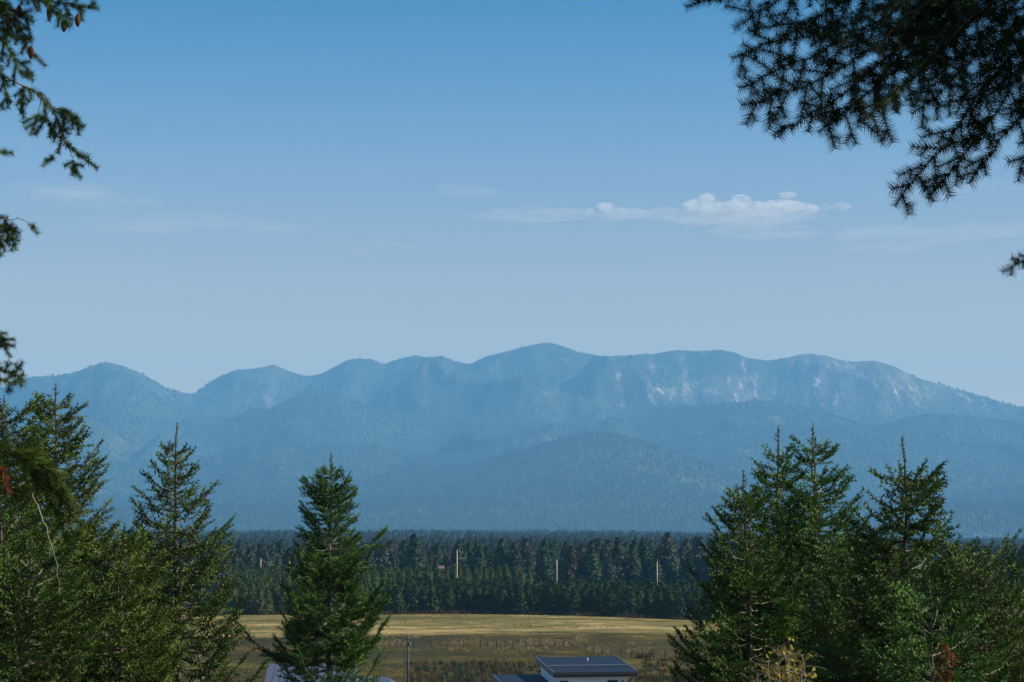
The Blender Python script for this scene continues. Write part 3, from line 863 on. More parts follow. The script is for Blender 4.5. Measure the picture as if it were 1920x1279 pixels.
for i, pix in enumerate([[(1760, 1206), (1772, 1212), (1776, 1224)], [(1764, 1218), (1768, 1232), (1766, 1242)], [(1778, 1222), (1784, 1232), (1783, 1244)], [(1756, 1246), (1764, 1258), (1762, 1270)], [(1772, 1254), (1780, 1262), (1779, 1274)]]):
    bough(lowspruce, pix, 26.0, 'dead branch with orange needles', seed=300 + i, srad=0.035, tm='near', slen=0.11, side=0.05, fol='dead', hangdown=0.9, r0=0.004)

# ------------------------------------------------------------------ middle distance trees
def far_conifer(seed, H, rad, per, dz, fol_len, style, tri_w=0.3):
    """unit crown mesh built of narrow hanging spray triangles; style 0 young dense, 1 old irregular"""
    g = np.random.default_rng(seed)
    V, T = [], []
    z = H * 0.985
    cb = H * (0.05 if style == 0 else 0.16)
    gapz = g.uniform(0.3, 0.8) * H
    V += [(0, -.04, z - .5), (0, .04, z - .5), (0, 0, H)]; T += [.6] * 3
    while z > cb:
        f = (H - z) / (H - cb)
        if style == 0: rr = rad * (f ** 0.82) * (1 if f < .8 else 1 - (f - .8))
        else: rr = rad * (min(f * 1.35, 1) ** 0.8) * (1 - 0.35 * max(0, f - .7) / .3) * (0.7 + 0.5 * g.random())
        n = per
        for k in range(n):
            if g.random() < (0.05 if style == 0 else 0.15): continue
            a = g.random() * 6.283
            bl = rr * (0.6 + 0.55 * g.random())
            up = (0.5 if style == 0 else 0.28) * (1 - f) + 0.05
            m = max(2, int(bl / fol_len * 2.0))
            tone = g.random()
            for j in range(m):
                s = (j + 0.6) / m
                p = np.array([math.cos(a) * bl * s, math.sin(a) * bl * s, z + bl * s * up - 0.12 * bl * s * s])
                aa = a + g.normal(0, 0.7)
                ln = fol_len * (0.7 + 0.6 * g.random())
                tip = p + np.array([math.cos(aa) * ln, math.sin(aa) * ln, ln * g.normal(0.12 if style == 0 else 0.0, 0.35)])
                wv = np.array([-math.sin(aa), math.cos(aa), g.normal(0, .5)]) * ln * tri_w
                V += [tuple(p - wv), tuple(p + wv), tuple(tip)]; T += [np.clip(tone * .6 + .3 * s + g.normal(0, .1), 0, 1)] * 3
                # hanging curtain
                if s > .25:
                    q = p + np.array([g.normal(0, .1), g.normal(0, .1), 0]) * ln
                    a2 = a + g.normal(0, .3); tv = np.array([-math.sin(a2), math.cos(a2), g.normal(0, .15)])
                    V += [tuple(q - tv * ln * .5), tuple(q + tv * ln * .5), tuple(q + np.array([math.cos(a) * .25 * ln, math.sin(a) * .25 * ln, -ln * .8]))]; T += [np.clip(tone * .6 + .2, 0, 1)] * 3
        z -= dz * (0.8 + 0.4 * g.random())
    V = np.array(V); Fc = np.arange(len(V)).reshape(-1, 3)
    return V, Fc, np.array(T)

def trunk_mesh(H, r, name):
    g = MB(); g.tube([(0, 0, -0.4), (0, 0, H * .3), (0, 0, H * .7), (0, 0, H * .97)], [r * 1.25, r * .9, r * .5, r * .08], 6, False)
    me = bpy.data.meshes.new(name); me.from_pydata(g.v, [], g.f); me.materials.append(M['bark']); return me

def variants(n, seed, H, rad, per, dz, fl, style, mats, r):
    out = []
    for i in range(n):
        V, Fc, T = far_conifer(seed + i, H, rad * (0.85 + 0.3 * random.random()), per, dz, fl, style)
        out.append((mesh_np('crown', V, Fc, mats[i % len(mats)], tint=T), trunk_mesh(H, r, 'trunk')))
    return out
PD = variants(4, 900, 8.0, 2.7, 14, 0.26, 0.55, 0, [M['plant_dark']], 0.11)
PL = variants(4, 930, 8.0, 2.3, 12, 0.28, 0.55, 0, [M['plant_light']], 0.11)
MDv = variants(6, 960, 16.0, 4.0, 16, 0.42, 0.9, 1, [M['mid'], M['mid'], M['mid_red'], M['mid'], M['mid_green'], M['mid_green']], 0.24)

def stand_tree(name, x, y, var, s, sz, label, group):
    e = empty(name, (x, y, float(ground(x, y)) - 0.05), label, 'tree', group, random.uniform(0, 6.28))
    e.scale = (s, s, sz)
    link('trunk', var[1], e); link('crown', var[0], e)
    return e

# dark front rows of the plantation: front edge follows the field border
def edge_y(px):      # distance of the plantation's front edge by pixel column
    return np.interp(px, [-100, 440, 700, 850, 1000, 1150, 1300, 1500, 2000], [503, 499, 497, 500, 494, 484, 476, 472, 470])
rr = random.Random(3)
cnt = 0
def row_height(d, d0, x):
    return (5.7 + 1.9 * min(max((d - d0) / 80.0, 0), 1)) / 8.0
for row in range(7):
    px = 690.0 + row * 12 + rr.uniform(0, 20)
    while px < 1345 and cnt < 285:
        d0 = float(edge_y(px)); d = d0 + row * 6.5 + rr.uniform(-1.6, 1.6)
        x = (px - 960) / F * d * 1.0029
        stand_tree('plantation_pine', x, d, PD[rr.randrange(4)], rr.uniform(.75, 1.0), row_height(d, d0, x) * rr.uniform(.86, 1.08), 'young dark pine in the dense plantation wall behind the golden meadow', 'dark plantation pines behind the meadow'); cnt += 1
        px += rr.uniform(13, 20) if row < 4 else rr.uniform(16, 24)
print('plantation dark', cnt)
cl_ = 0
for row in range(11):
    px = 425.0 + rr.uniform(0, 20)
    lim = 700 + row * 16 if row < 2 else 760 + row * 24
    while px < lim and cl_ < 290:
        if row < 7 and px > 690 + row * 12: break
        d0 = float(edge_y(px)); d = d0 + row * 13 + rr.uniform(-4, 4)
        if px > 690: d += 8
        x = (px - 960) / F * d * 1.0029
        stand_tree('young_pine', x, d, PL[rr.randrange(4)], rr.uniform(.7, 1.05), row_height(d, d0, x) * rr.uniform(.85, 1.15) * 1.03, 'yellowish green young pine in the lighter stand left of the dark plantation', 'light young pines behind the left of the meadow'); cl_ += 1
        px += rr.uniform(12, 22)
print('plantation light', cl_)
# behind the near trees at left and right: sparse rows, seen through gaps
def joined_stand(name, pts, vars_, label, cat):
    V, Fc, T, MI, n = [], [], [], [], 0
    mats = []
    return None

# tall old forest behind: individuals in the first rows
cm = 0
SPECIAL = [(777, 1001, 700), (1108, 1012, 690), (1157, 1006, 700), (1250, 998, 715), (860, 1014, 720), (940, 1010, 705), (985, 1008, 715), (1020, 1012, 700), (1205, 1008, 720), (1310, 1006, 700), (1070, 1020, 690),
           (1840, 1022, 600), (1915, 1020, 590), (1895, 1030, 600), (560, 1018, 720), (500, 1030, 700), (720, 1018, 700), (690, 1022, 690), (900, 1022, 700)]
used = []
def mid_tree(px, top_y, d, var=None):
    global cm, last_tree
    x = (px - 960) / F * d * 1.0029
    gz = float(ground(x, d))
    topz = at(px, top_y, d)[2]
    sz = (topz - gz) / 16.0
    last_tree = stand_tree('forest_pine', x, d, var or MDv[rr.randrange(6)], sz * rr.uniform(.85, 1.2), sz, 'tall old conifer in the dark forest belt behind the plantation', 'tall conifers of the forest belt'); cm += 1
SPECIAL_LABELS = {777: 'broad dark conifer rising above the forest belt, left of the tallest pale pole', 1108: 'tall conifer rising above the belt, right of the middle pale pole',
    1157: 'tall dark conifer midway between the middle and right pale poles', 1250: 'tallest broad conifer of the belt, just right of the right pale pole', 560: 'tall conifer of the belt behind the left flank of the lone slim fir',
    1840: 'round topped dark conifer seen over the small right spruce', 1915: 'large dark conifer cut by the right photo edge, above the pale farm roof'}
for px, ty, d in SPECIAL:
    mid_tree(px, ty, d)
    if px in SPECIAL_LABELS: last_tree['label'] = SPECIAL_LABELS[px]
for row in range(5):
    px = 425.0 + rr.uniform(0, 20)
    while px < 1380:
        d = 700 + row * 26 + rr.uniform(-9, 9)
        ty = (1036 if row == 0 else 1030 - row * 2) + rr.uniform(-13, 16) + 26 * (float(fbm(px, row * 7.0, 60, 91, 2)) - .5)
        mid_tree(px, ty, d)
        px += rr.uniform(20, 44) if row == 0 else rr.uniform(17, 32)
px = 1730
while px < 1960:
    for k in range(2):
        mid_tree(px + rr.uniform(-6, 6), 1045 + rr.uniform(-8, 14), 610 + k * 30 + rr.uniform(-9, 9))
    px += rr.uniform(13, 21)
print('mid', cm)

# the rest of the wood, out to the mountains, as uncountable forest
def forest_stuff(name, label, pts, scl, sources=None, mat=None, kind='stuff', cat='forest'):
    me = bpy.data.meshes.new(name)
    me.vertices.add(len(pts)); me.vertices.foreach_set('co', np.asarray(pts, np.float32).ravel())
    for nm, arr in (('sxy', scl[0]), ('sz', scl[1]), ('rot', scl[2])):
        a = me.attributes.new(nm, 'FLOAT', 'POINT'); a.data.foreach_set('value', np.asarray(arr, np.float32))
    o = link(name, me); tag(o, label, cat, None, kind)
    ng = bpy.data.node_groups.new(name, 'GeometryNodeTree')
    ng.interface.new_socket('Geometry', in_out='INPUT', socket_type='NodeSocketGeometry')
    ng.interface.new_socket('Geometry', in_out='OUTPUT', socket_type='NodeSocketGeometry')
    N = ng.nodes; Lk = ng.links
    gi = N.new('NodeGroupInput'); go = N.new('NodeGroupOutput')
    inst = N.new('GeometryNodeInstanceOnPoints')
    Lk.new(gi.outputs[0], inst.inputs['Points'])
    if sources:
        gm = N.new('GeometryNodeGeometryToInstance')
        for s in reversed(sources):
            oi = N.new('GeometryNodeObjectInfo'); oi.inputs[0].default_value = s; oi.transform_space = 'ORIGINAL'
            Lk.new(oi.outputs['Geometry'], gm.inputs[0])
        Lk.new(gm.outputs[0], inst.inputs['Instance'])
        inst.inputs['Pick Instance'].default_value = True
        rv = N.new('FunctionNodeRandomValue'); rv.data_type = 'INT'
        rv.inputs[4].default_value = 0; rv.inputs[5].default_value = len(sources) - 1
        Lk.new(rv.outputs[2], inst.inputs['Instance Index'])
    else:
        jn = N.new('GeometryNodeJoinGeometry')
        for (r, h, z, sg) in ((1.0, .62, 0.08, 6), (.66, .5, .42, 5)):
            c = N.new('GeometryNodeMeshCone'); c.fill_type = 'NONE'
            c.inputs['Vertices'].default_value = sg; c.inputs['Radius Top'].default_value = 0; c.inputs['Radius Bottom'].default_value = r; c.inputs['Depth'].default_value = h
            tr = N.new('GeometryNodeTransform'); tr.inputs['Translation'].default_value = (0, 0, z)
            Lk.new(c.outputs[0], tr.inputs[0]); Lk.new(tr.outputs[0], jn.inputs[0])
        sm = N.new('GeometryNodeSetMaterial'); sm.inputs['Material'].default_value = mat
        Lk.new(jn.outputs[0], sm.inputs[0]); Lk.new(sm.outputs[0], inst.inputs['Instance'])
    def attr(nm):
        a = N.new('GeometryNodeInputNamedAttribute'); a.data_type = 'FLOAT'; a.inputs[0].default_value = nm; return a.outputs[0]
    cx = N.new('ShaderNodeCombineXYZ'); Lk.new(attr('sxy'), cx.inputs[0]); Lk.new(attr('sxy'), cx.inputs[1]); Lk.new(attr('sz'), cx.inputs[2])
    cr = N.new('ShaderNodeCombineXYZ'); Lk.new(attr('rot'), cr.inputs[2])
    Lk.new(cx.outputs[0], inst.inputs['Scale']); Lk.new(cr.outputs[0], inst.inputs['Rotation'])
    Lk.new(inst.outputs[0], go.inputs[0])
    md = o.modifiers.new('scatter', 'NODES'); md.node_group = ng
    return o

crowns = []
for me in [v[0] for v in MDv]:
    for o in bpy.data.objects:
        if o.data == me: crowns.append(o); break
def wedge(n, d0, d1, um=0.27, power=1.0):
    d = d0 + (d1 - d0) * rng.random(n) ** power
    u = rng.uniform(-um, um, n)
    return u * d, d
# 0.85 - 2.4 km
x, d = wedge(9000, 845, 2600, 0.26, 1.0)
z = ground(x, d) - 0.3
s = (0.42 + 0.34 * rng.random(len(x)) ** 1.8) * (0.72 + 0.6 * fbm(x, d, 110, 61, 3))
forest_stuff('forest', 'dark conifer forest stretching away behind the front forest belt', np.stack([x, d, z], 1), (s * rng.uniform(.9, 1.3, len(x)), s, rng.uniform(0, 6.28, len(x))), sources=crowns)
x, d = wedge(14000, 2600, 8300, 0.27, 1.0)
z = ground(x, d) - 0.3
s = rng.uniform(0.5, 0.9, len(x)) * (0.7 + 0.75 * fbm(x, d, 260, 62, 3))
forest_stuff('distant_forest', 'bluish far forest plain reaching the foot of the mountains', np.stack([x, d, z], 1), (s * rng.uniform(1.2, 1.9, len(x)), s, rng.uniform(0, 6.28, len(x))), sources=crowns)
# flanking woods beside the plantation, seen through gaps behind the near trees
px = np.concatenate([rng.uniform(-60, 425, 420), rng.uniform(1350, 1990, 420)])
d = np.concatenate([rng.uniform(510, 800, 420), rng.uniform(640, 840, 420)])
x = (px - 960) / F * d
s = rng.uniform(.5, .9, len(x)) * np.where(px < 500, np.interp(d, [510, 800], [.75, 1.05]), 1.0)
forest_stuff('flanking_wood', 'conifer wood glimpsed between the near trees at both sides', np.stack([x, d, ground(x, d) - .2], 1), (s, s, rng.uniform(0, 6.28, len(x))), sources=crowns)
# mountain forest
M['mtn'] = foliage_mat('mountain forest', (0.018, 0.030, 0.016), (0.032, 0.048, 0.024), 0.004, 0.0)
x, d, h, t = sample_mountain(190000)
bm_ = bare_mask(x, d, h, t)
patch = fbm(x, d * .5, 420, 77, 4)
keep = rng.random(len(x)) > np.clip(bm_ * 1.05 + 0.25 * (patch - .35), 0, .97)
keep &= (d > 7650)
x, d, h = x[keep], d[keep], h[keep]
s = rng.uniform(8, 20, len(x)) * (0.75 + 0.5 * fbm(x, d, 700, 81, 3)) * np.where(h > 900, .7, 1)
forest_stuff('mountain_forest', 'hazy blue conifer forest covering the mountain slopes', np.stack([x, d, h - 1], 1), (s * rng.uniform(.20, .32, len(x)), s, rng.uniform(0, 6.28, len(x))), mat=M['mtn'])
print('mountain trees', len(x))

# ------------------------------------------------------------------ field: grass tufts, weeds
def tuft_mesh(name, n, h, spread, w, mat, seed, lean=.35):
    g = np.random.default_rng(seed); V, T = [], []
    for i in range(n):
        b = g.normal(0, spread, 2); a = g.random() * 6.28
        hh = h * (0.5 + 0.7 * g.random()); l = g.normal(0, lean, 2) * hh
        wv = np.array([math.cos(a), math.sin(a), 0]) * w
        p = np.array([b[0], b[1], 0])
        V += [p - wv, p + wv, p + np.array([l[0], l[1], hh])]; T += [g.random()] * 3
    return np.array(V), np.array(T)

def scatter_real(name, label, pts, scl, V0, T0, mat, cat):
    """joined real geometry of many small tufts"""
    n = len(pts); k = len(V0)
    a = rng.uniform(0, 6.28, n); c, s = np.cos(a), np.sin(a)
    X = V0[None, :, 0] * c[:, None] - V0[None, :, 1] * s[:, None]
    Y = V0[None, :, 0] * s[:, None] + V0[None, :, 1] * c[:, None]
    V = np.stack([X * scl[:, None], Y * scl[:, None], np.broadcast_to(V0[None, :, 2], X.shape) * scl[:, None]], -1) + np.asarray(pts)[:, None, :]
    T = (np.broadcast_to(T0[None, :], X.shape) * .5 + rng.random(n)[:, None] * .5)
    me = mesh_np(name, V.reshape(-1, 3), np.arange(n * k).reshape(-1, 3), mat, tint=T.reshape(-1))
    return tag(link(name, me), label, cat, None, 'stuff')

M['straw'] = foliage_mat('pale dry grass', (0.1640, 0.1302, 0.0455), (0.3280, 0.2646, 0.1050), 0.05, 0.2)
M['brown_grass'] = foliage_mat('shade-darkened brown weeds', (0.0321, 0.0263, 0.0048), (0.1027, 0.0770, 0.0144), 0.07, 0.1)  # weed brown, with the near field's shade mixed into the tone
M['green_grass'] = foliage_mat('shade-darkened olive grass', (0.0340, 0.0451, 0.0048), (0.0850, 0.0980, 0.0115), 0.06, 0.15)  # olive grass, its darker tone carrying the same painted shade
M['shrub'] = foliage_mat('dark shrub leaves', (0.022, 0.034, 0.014), (0.065, 0.078, 0.030), 0.5, 0.1)
def pxpts(px0, px1, y0, y1, n, bias=None):
    px = rng.uniform(px0, px1, n); py = rng.uniform(y0, y1, n)
    d = (CAM_Z) * F / (py - HORIZON); x = (px - 960) / F * d
    return np.stack([x, d, ground(x, d)], 1)
Vt, Tt = tuft_mesh('t', 5, .42, .22, .045, None, 1)
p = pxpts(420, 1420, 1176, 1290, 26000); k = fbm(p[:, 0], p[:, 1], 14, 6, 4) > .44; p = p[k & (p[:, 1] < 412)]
scatter_real('dry_weeds', 'brown and olive dry weeds, coloured darker for shade, covering the near part of the field', p[::2], rng.uniform(.2, .5, len(p[::2])), Vt, Tt, M['brown_grass'], 'weeds')
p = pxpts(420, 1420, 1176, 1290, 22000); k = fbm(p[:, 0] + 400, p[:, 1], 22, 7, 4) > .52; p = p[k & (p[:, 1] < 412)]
scatter_real('green_grass', 'shade-darkened olive grass patches in the near part of the field', p[::2], rng.uniform(.2, .45, len(p[::2])), Vt, Tt, M['green_grass'], 'grass')
# pale grass left standing along the fence
spots = [(700, 760, 1206, 1213), (850, 960, 1207, 1212), (975, 1045, 1203, 1212), (1020, 1080, 1203, 1214), (1100, 1145, 1214, 1224), (1175, 1215, 1219, 1224), (1080, 1100, 1196, 1212), (720, 1330, 1196, 1228)]
ps = []
for i, (a, b, c, e) in enumerate(spots): ps.append(pxpts(a, b, c, e, 170 if i < 7 else 900))
p = np.concatenate(ps); k = np.concatenate([np.ones(170 * 7, bool), fbm(ps[7][:, 0], ps[7][:, 1], 9, 3, 3) > .58])
p = p[k]
scatter_real('straw_grass', 'pale straw coloured tall grass left standing along the wire fence', p, rng.uniform(.7, 1.35, len(p)), Vt, Tt, M['straw'], 'grass')
# stubble on the mown meadow
p = pxpts(420, 1420, 1155, 1190, 9000); k = (p[:, 1] > 425) & (p[:, 1] < 495) & (fbm(p[:, 0], p[:, 1], 12, 16, 3) > .5); p = p[k]
scatter_real('stubble', 'short golden stubble and hay lines on the mown meadow', p, rng.uniform(.35, .7, len(p)), Vt, Tt, M['straw'], 'stubble')
# scrub in the weeds above the house
Vs, Ts = tuft_mesh('s', 26, 1.15, .42, .08, None, 4, .3)
p = np.concatenate([pxpts(770, 1000, 1252, 1292, 60), pxpts(830, 890, 1248, 1290, 34), pxpts(1200, 1300, 1245, 1290, 12), pxpts(720, 1000, 1222, 1250, 6)])
scatter_real('scrub', 'dark low scrub in the weeds beyond the houses', p, rng.uniform(.35, .75, len(p)), Vs, Ts, M['shrub'], 'scrub')
p = np.concatenate([pxpts(765, 1010, 1240, 1292, 260), pxpts(1190, 1330, 1225, 1290, 160)])
scatter_real('tall_weeds', 'tall brown weed stalks standing beyond the house roofs', p, rng.uniform(.3, .7, len(p)), Vs, Ts, M['brown_grass'], 'weeds')
# undergrowth at the foot of the plantation
pp = []
for q in np.linspace(425, 1350, 900):
    dd = float(edge_y(q)) - 2.6 + rng.normal(0, .9); xx = (q - 960) / F * dd * 1.0029; pp.append((xx, dd, float(ground(xx, dd))))
pp = np.array(pp)
scatter_real('wood_edge_grass', 'rough grass along the foot of the dark plantation', pp, rng.uniform(.35, .8, len(pp)), Vs, Ts, M['brown_grass'], 'grass')

# ------------------------------------------------------------------ fence
M['post'] = plain('weathered fence post', (0.055, 0.045, 0.038), .9, var=.3, scale=4)
M['wire'] = plain('dull fence wire', (0.16, 0.15, 0.14), .6, .6)
M['pole'] = plain('pale weathered pole', (0.44, 0.36, 0.27), .85, var=.2, scale=1.5)
M['pole_dark'] = plain('dark weathered pole', (0.07, 0.058, 0.05), .85, var=.3, scale=2)
fx = [190, 283, 376, 463, 553, 645, 733, 818, 890, 966, 1045, 1098, 1127, 1170, 1216, 1258, 1303, 1352, 1410, 1466, 1521, 1582, 1643, 1703, 1770, 1840, 1905]
fy = np.interp(fx, [190, 728, 1045, 1127, 1216, 1352, 1770, 1905], [731, 729, 721, 721, 745, 764, 776, 779])
posts = []
for a, b in zip(fx, fy):
    px, py = 680 + a / 2.909, 960 + b / 2.909
    d = (CAM_Z - 0.45) * F / (py - HORIZON)
    x = (px - 960) / F * d
    posts.append((x, d, float(ground(x, d))))
fence = empty('wire_fence', posts[0], 'long wire fence on thin dark posts crossing the field in front of the meadow', 'fence')
fl = np.array(fence.location)
for i, p in enumerate(posts):
    g = MB(); h = random.uniform(1.15, 1.35); lx = random.uniform(-.05, .05)
    q = np.array(p) - fl
    g.tube([tuple(q + (0, 0, -.2)), tuple(q + (lx, 0, h))], [.10, .09], 6)
    g.build('post', M['post'], fence)
for hh in (0.35, 0.7, 1.05):
    g = MB()
    for a, b in zip(posts[:-1], posts[1:]):
        a_ = np.array(a) - fl + (0, -.07, hh); b_ = np.array(b) - fl + (0, -.07, hh)
        g.tube([tuple(a_), tuple((a_ + b_) / 2 - (0, 0, .03)), tuple(b_)], .008, 4)
    g.build('wire', M['wire'], fence)
g = MB()
a_, b_ = np.array(posts[10]) - fl, np.array(posts[12]) - fl
g.tube([tuple(a_ + (0, 0, 1.2)), tuple(b_ + (0, 0, 1.2))], .06, 6)
g.build('brace_rail', M['post'], fence)
def hframe(px0, px1, py, label):
    d = (CAM_Z - .5) * F / (py - HORIZON)
    x0, x1 = (px0 - 960) / F * d, (px1 - 960) / F * d
    e = empty('brace_fence', (x0, d, float(ground(x0, d))), label, 'fence')
    for x in (0, (x1 - x0) / 2, x1 - x0) if x1 - x0 > 2 else (0, x1 - x0):
        g = MB(); g.tube([(x, 0, -.2), (x, 0, 1.35)], .07, 6); g.build('post', M['post'], e)
    g = MB(); g.tube([(0, 0, 1.2), (x1 - x0, 0, 1.2)], .055, 6); g.build('rail', M['post'], e)
hframe(458, 480, 1203, 'short H-shaped wooden brace fence left of the lone slim fir')
# single stakes at the wood edge
for px, py, lab in ((965, 1157, 'lone wooden stake at the meadow edge left of centre against the dark plantation'), (1173, 1168, 'lone wooden stake at the meadow edge toward the right against the plantation')):
    d = CAM_Z * F / (py - HORIZON) * .985; x = (px - 960) / F * d
    g = MB(); g.tube([(0, 0, -.2), (0, 0, 1.5)], .08, 6); o = g.build('wooden_stake', M['post']); o.location = (x, d, float(ground(x, d))); tag(o, lab, 'stake', 'stakes at the wood edge')

# ------------------------------------------------------------------ utility poles
def pole(px, py_top, d, label, mat='pole', r=0.17, cross=False):
    t = at(px, py_top, d); gz = float(ground(t[0], d)); h = t[2] - gz
    e = empty('utility_pole', (t[0], d, gz), label, 'utility pole', 'utility poles')
    g = MB(); g.tube([(0, 0, -.3), (0, 0, h * .5), (0, 0, h)], [r, r * .85, r * .7], 10); g.build('shaft', M[mat], e, True)
    if cross:
        g = MB(); g.box((0, -.02, h - .45), (.75, .1, .1)); g.build('crossarm', M[mat], e)
        for x in (-.33, 0.33, 0):
            g = MB(); g.tube([(x, -.02, h - .40 if x else h), (x, -.02, h - .24 if x else h + .15)], [.05, .035], 8); g.build('insulator', M['insul'], e)
        g = MB(); g.tube([(.2, -.1, h - 1.0), (.2, -.1, h - .7)], .09, 10); g.build('transformer', M['insul'], e)
        g = MB(); g.tube([(-.32, -.1, -.2), (-.32, -.1, h * .80)], .085, 6); g.build('conduit', M['conduit'], e)
    else:
        g = MB(); g.tube([(0, 0, h), (0, 0, h + .35)], .06, 6); g.build('insulator', M['insul'], e)
M['insul'] = plain('grey porcelain', (.22, .22, .23), .4)
M['conduit'] = plain('grey conduit pipe', (.07, .07, .075), .5)
pole(857, 1032, 560, 'tallest pale pole, left of centre above the plantation')
pole(1044, 1050, 580, 'short pale pole near the middle rising above the dark plantation')
pole(1232, 1054, 590, 'pale pole on the right rising above the plantation edge')
pole(489, 1048, 640, 'leftmost pale pole, left of the lone slim fir')
pole(543, 1046, 640, 'pale pole partly hidden by the left side of the lone slim fir')
pole(1347, 1055, 570, 'pale pole half hidden behind the left fir of the right cluster')
pole(765, 1191, 255, 'dark pole in front of the fence with a crossarm and a conduit beside it', 'pole_dark', .15, True)

# ------------------------------------------------------------------ houses
M['roof'] = plain('dark blue-grey metal roof', (0.014, 0.022, 0.040), .6, 0.0, .22, var=.12, scale=1)
M['roof_edge'] = plain('black roof trim', (0.018, 0.018, 0.022), .5, 0, .4)
M['white_wall'] = plain('white metal siding', (0.74, 0.83, 0.93), .55, 0, .4, var=.05, scale=3)
M['frame'] = plain('black window frame', (0.015, 0.015, 0.017), .4)
M['vent'] = plain('pale vent pipe', (.65, .65, .65), .5)
M['grey_roof'] = plain('grey-blue metal roof', (0.075, 0.095, 0.14), .6, 0.0, .3, var=.1, scale=1)
M['tan_wall'] = plain('tan board wall', (0.34, 0.27, 0.20), .8, var=.15)
M['red_roof'] = plain('red roof sheet', (0.20, 0.11, 0.09), .6, var=.15)
M['pale_roof'] = plain('pale metal roof', (0.62, 0.66, 0.72), .4, var=.08)
gm, gnt, gp = new_mat('window glass'); gp.inputs['Base Color'].default_value = (.02, .03, .035, 1); gp.inputs['Roughness'].default_value = .06; gp.inputs['Specular IOR Level'].default_value = .8
M['glass'] = gm

def shed_house():
    yaw = R(11)
    d0 = 215.0
    fl_ = at(1040, 1262, d0)                       # front left roof corner (eave)
    W = 155 / F * d0 / math.cos(yaw) * 1.0
    Dp = 8.2
    zf = fl_[2]; zb = zf + .95
    gz = float(ground(fl_[0], d0))
    e = empty('house', (fl_[0], fl_[1], gz), 'white modern house with dark mono-pitch metal roof at the bottom centre of the photo', 'house', None, yaw)
    hf, hb = zf - gz, zb + .0 - gz
    th = .22; ov = .5
    # roof slab: local x right, y away
    def zr(y): return hf + (hb - hf) * y / Dp
    def slab(y0, y1, z_off=0.0, name='roof_panel'):
        g = MB()
        lo = [(0, y0, zr(y0) - th), (W, y0, zr(y0) - th), (W, y1, zr(y1) - th), (0, y1, zr(y1) - th)]
        hi = [(x, y, z + th + z_off) for x, y, z in lo]
        g.hexa(lo, hi)
        return g
    rf = slab(0.12, Dp).build('roof', M['roof'], e)
    # standing seam panels on the roof
    n = 2
    for k in range(n):
        ya, yb = (.02, 2.86) if k == 0 else (2.94, Dp - .03)
        g = MB()
        lo = [(.03, ya, zr(ya) + .003), (W - .03, ya, zr(ya) + .003), (W - .03, yb, zr(yb) + .003), (.03, yb, zr(yb) + .003)]
        g.hexa(lo, [(x, y, z + .012) for x, y, z in lo])
        g.build('roof_panel', M['roof'], rf)
    g = MB()   # snow rail across the roof
    g.tube([(.1, 2.9, zr(2.9) + .14), (W - .1, 2.9, zr(2.9) + .14)], .045, 6)
    g.build('snow_rail', M['rail'], rf)
    g = MB(); g.tube([(W * .56, 5.4, zr(5.4) + .02), (W * .56, 5.4, zr(5.4) + .28)], .05, 10); g.tube([(W * .56, 5.4, zr(5.4) + .285), (W * .56, 5.4, zr(5.4) + .36)], .085, 10); g.build('vent_pipe', M['vent'], rf, True)
    # fascia
    g = MB(); g.box((W / 2, -.05, hf - .16), (W + .16, .1, .42)); g.build('fascia', M['roof_edge'], e)
    for xx in (-.05, W + .05):
        g = MB(); lo = [(xx - .05, .01, hf - .40), (xx + .05, .01, hf - .40), (xx + .05, Dp, hb - .40), (xx - .05, Dp, hb - .40)]
        g.hexa(lo, [(x, y, z + .46) for x, y, z in lo]); g.build('barge_board', M['barge'], e)
    # walls
    wx0, wx1, wy0, wy1 = .35, W - .9, .38, Dp - .5
    g = MB(); g.hexa([(wx0, wy0, -.4), (wx1, wy0, -.4), (wx1, wy1, -.4), (wx0, wy1, -.4)],
                     [(wx0, wy0, zr(wy0) - th - .01), (wx1, wy0, zr(wy0) - th - .01), (wx1, wy1, zr(wy1) - th - .01), (wx0, wy1, zr(wy1) - th - .01)])
    wl = g.build('wall', M['white_wall'], e)
    k = 0; x = wx0 + .02
    while x < wx1 - .05:
        skip = [(a, b) for a, b in ((wx0 + .12, wx0 + 1.0), (wx1 - 1.75, wx1 - .75)) if a - .2 < x < b + .02]
        g = MB()
        top = zr(wy0) - th - .02
        if skip:
            g.box((x + .09, wy0 - .015, (top + (top - .42)) / 2), (.15, .03, .40)); g.box((x + .09, wy0 - .015, (top - 2.0) / 2), (.15, .03, top - 2.0))
        else:
            g.box((x + .09, wy0 - .015, top / 2), (.15, .03, top))
        g.build('siding_board', M['white_wall'], wl); x += .2
    for k in range(34):
        y = wy0 + .05 + k * .2
        if y > wy1 - .2: break
        g = MB(); top = zr(y) - th - .05; g.box((wx0 - .015, y + .09, top / 2), (.03, .15, top)); g.build('siding_board', M['white_wall'], wl)
    for (a, b, lab) in ((wx0 + .18, wx0 + .95, None), (wx1 - 1.7, wx1 - .8, None)):
        zt = zr(wy0) - th - .52
        f = MB()
        for bx in ((a, zt, b, zt - .09), (a, zt - 1.3, b, zt - 1.39), (a, zt - .09, a + .08, zt - 1.3), (b - .08, zt - .09, b, zt - 1.3)):
            f.box(((bx[0] + bx[2]) / 2, wy0 - .05, (bx[1] + bx[3]) / 2), (abs(bx[2] - bx[0]), .1, abs(bx[3] - bx[1])))
        wn = f.build('window', M['frame'], e)
        g = MB(); g.box(((a + b) / 2, wy0 - .03, zt - .69), (b - a - .16, .03, 1.21)); g.build('pane', M['glass'], wn)
    g = MB(); g.tube([(wx1 - .35, wy0 - .12, hf - 1.05), (wx1 - .35, wy0 - .12, hf - .75)], .09, 8); g.box((wx1 - .35, wy0 - .05, hf - .8), (.1, .1, .1)); g.build('wall_lamp', M['frame'], e)
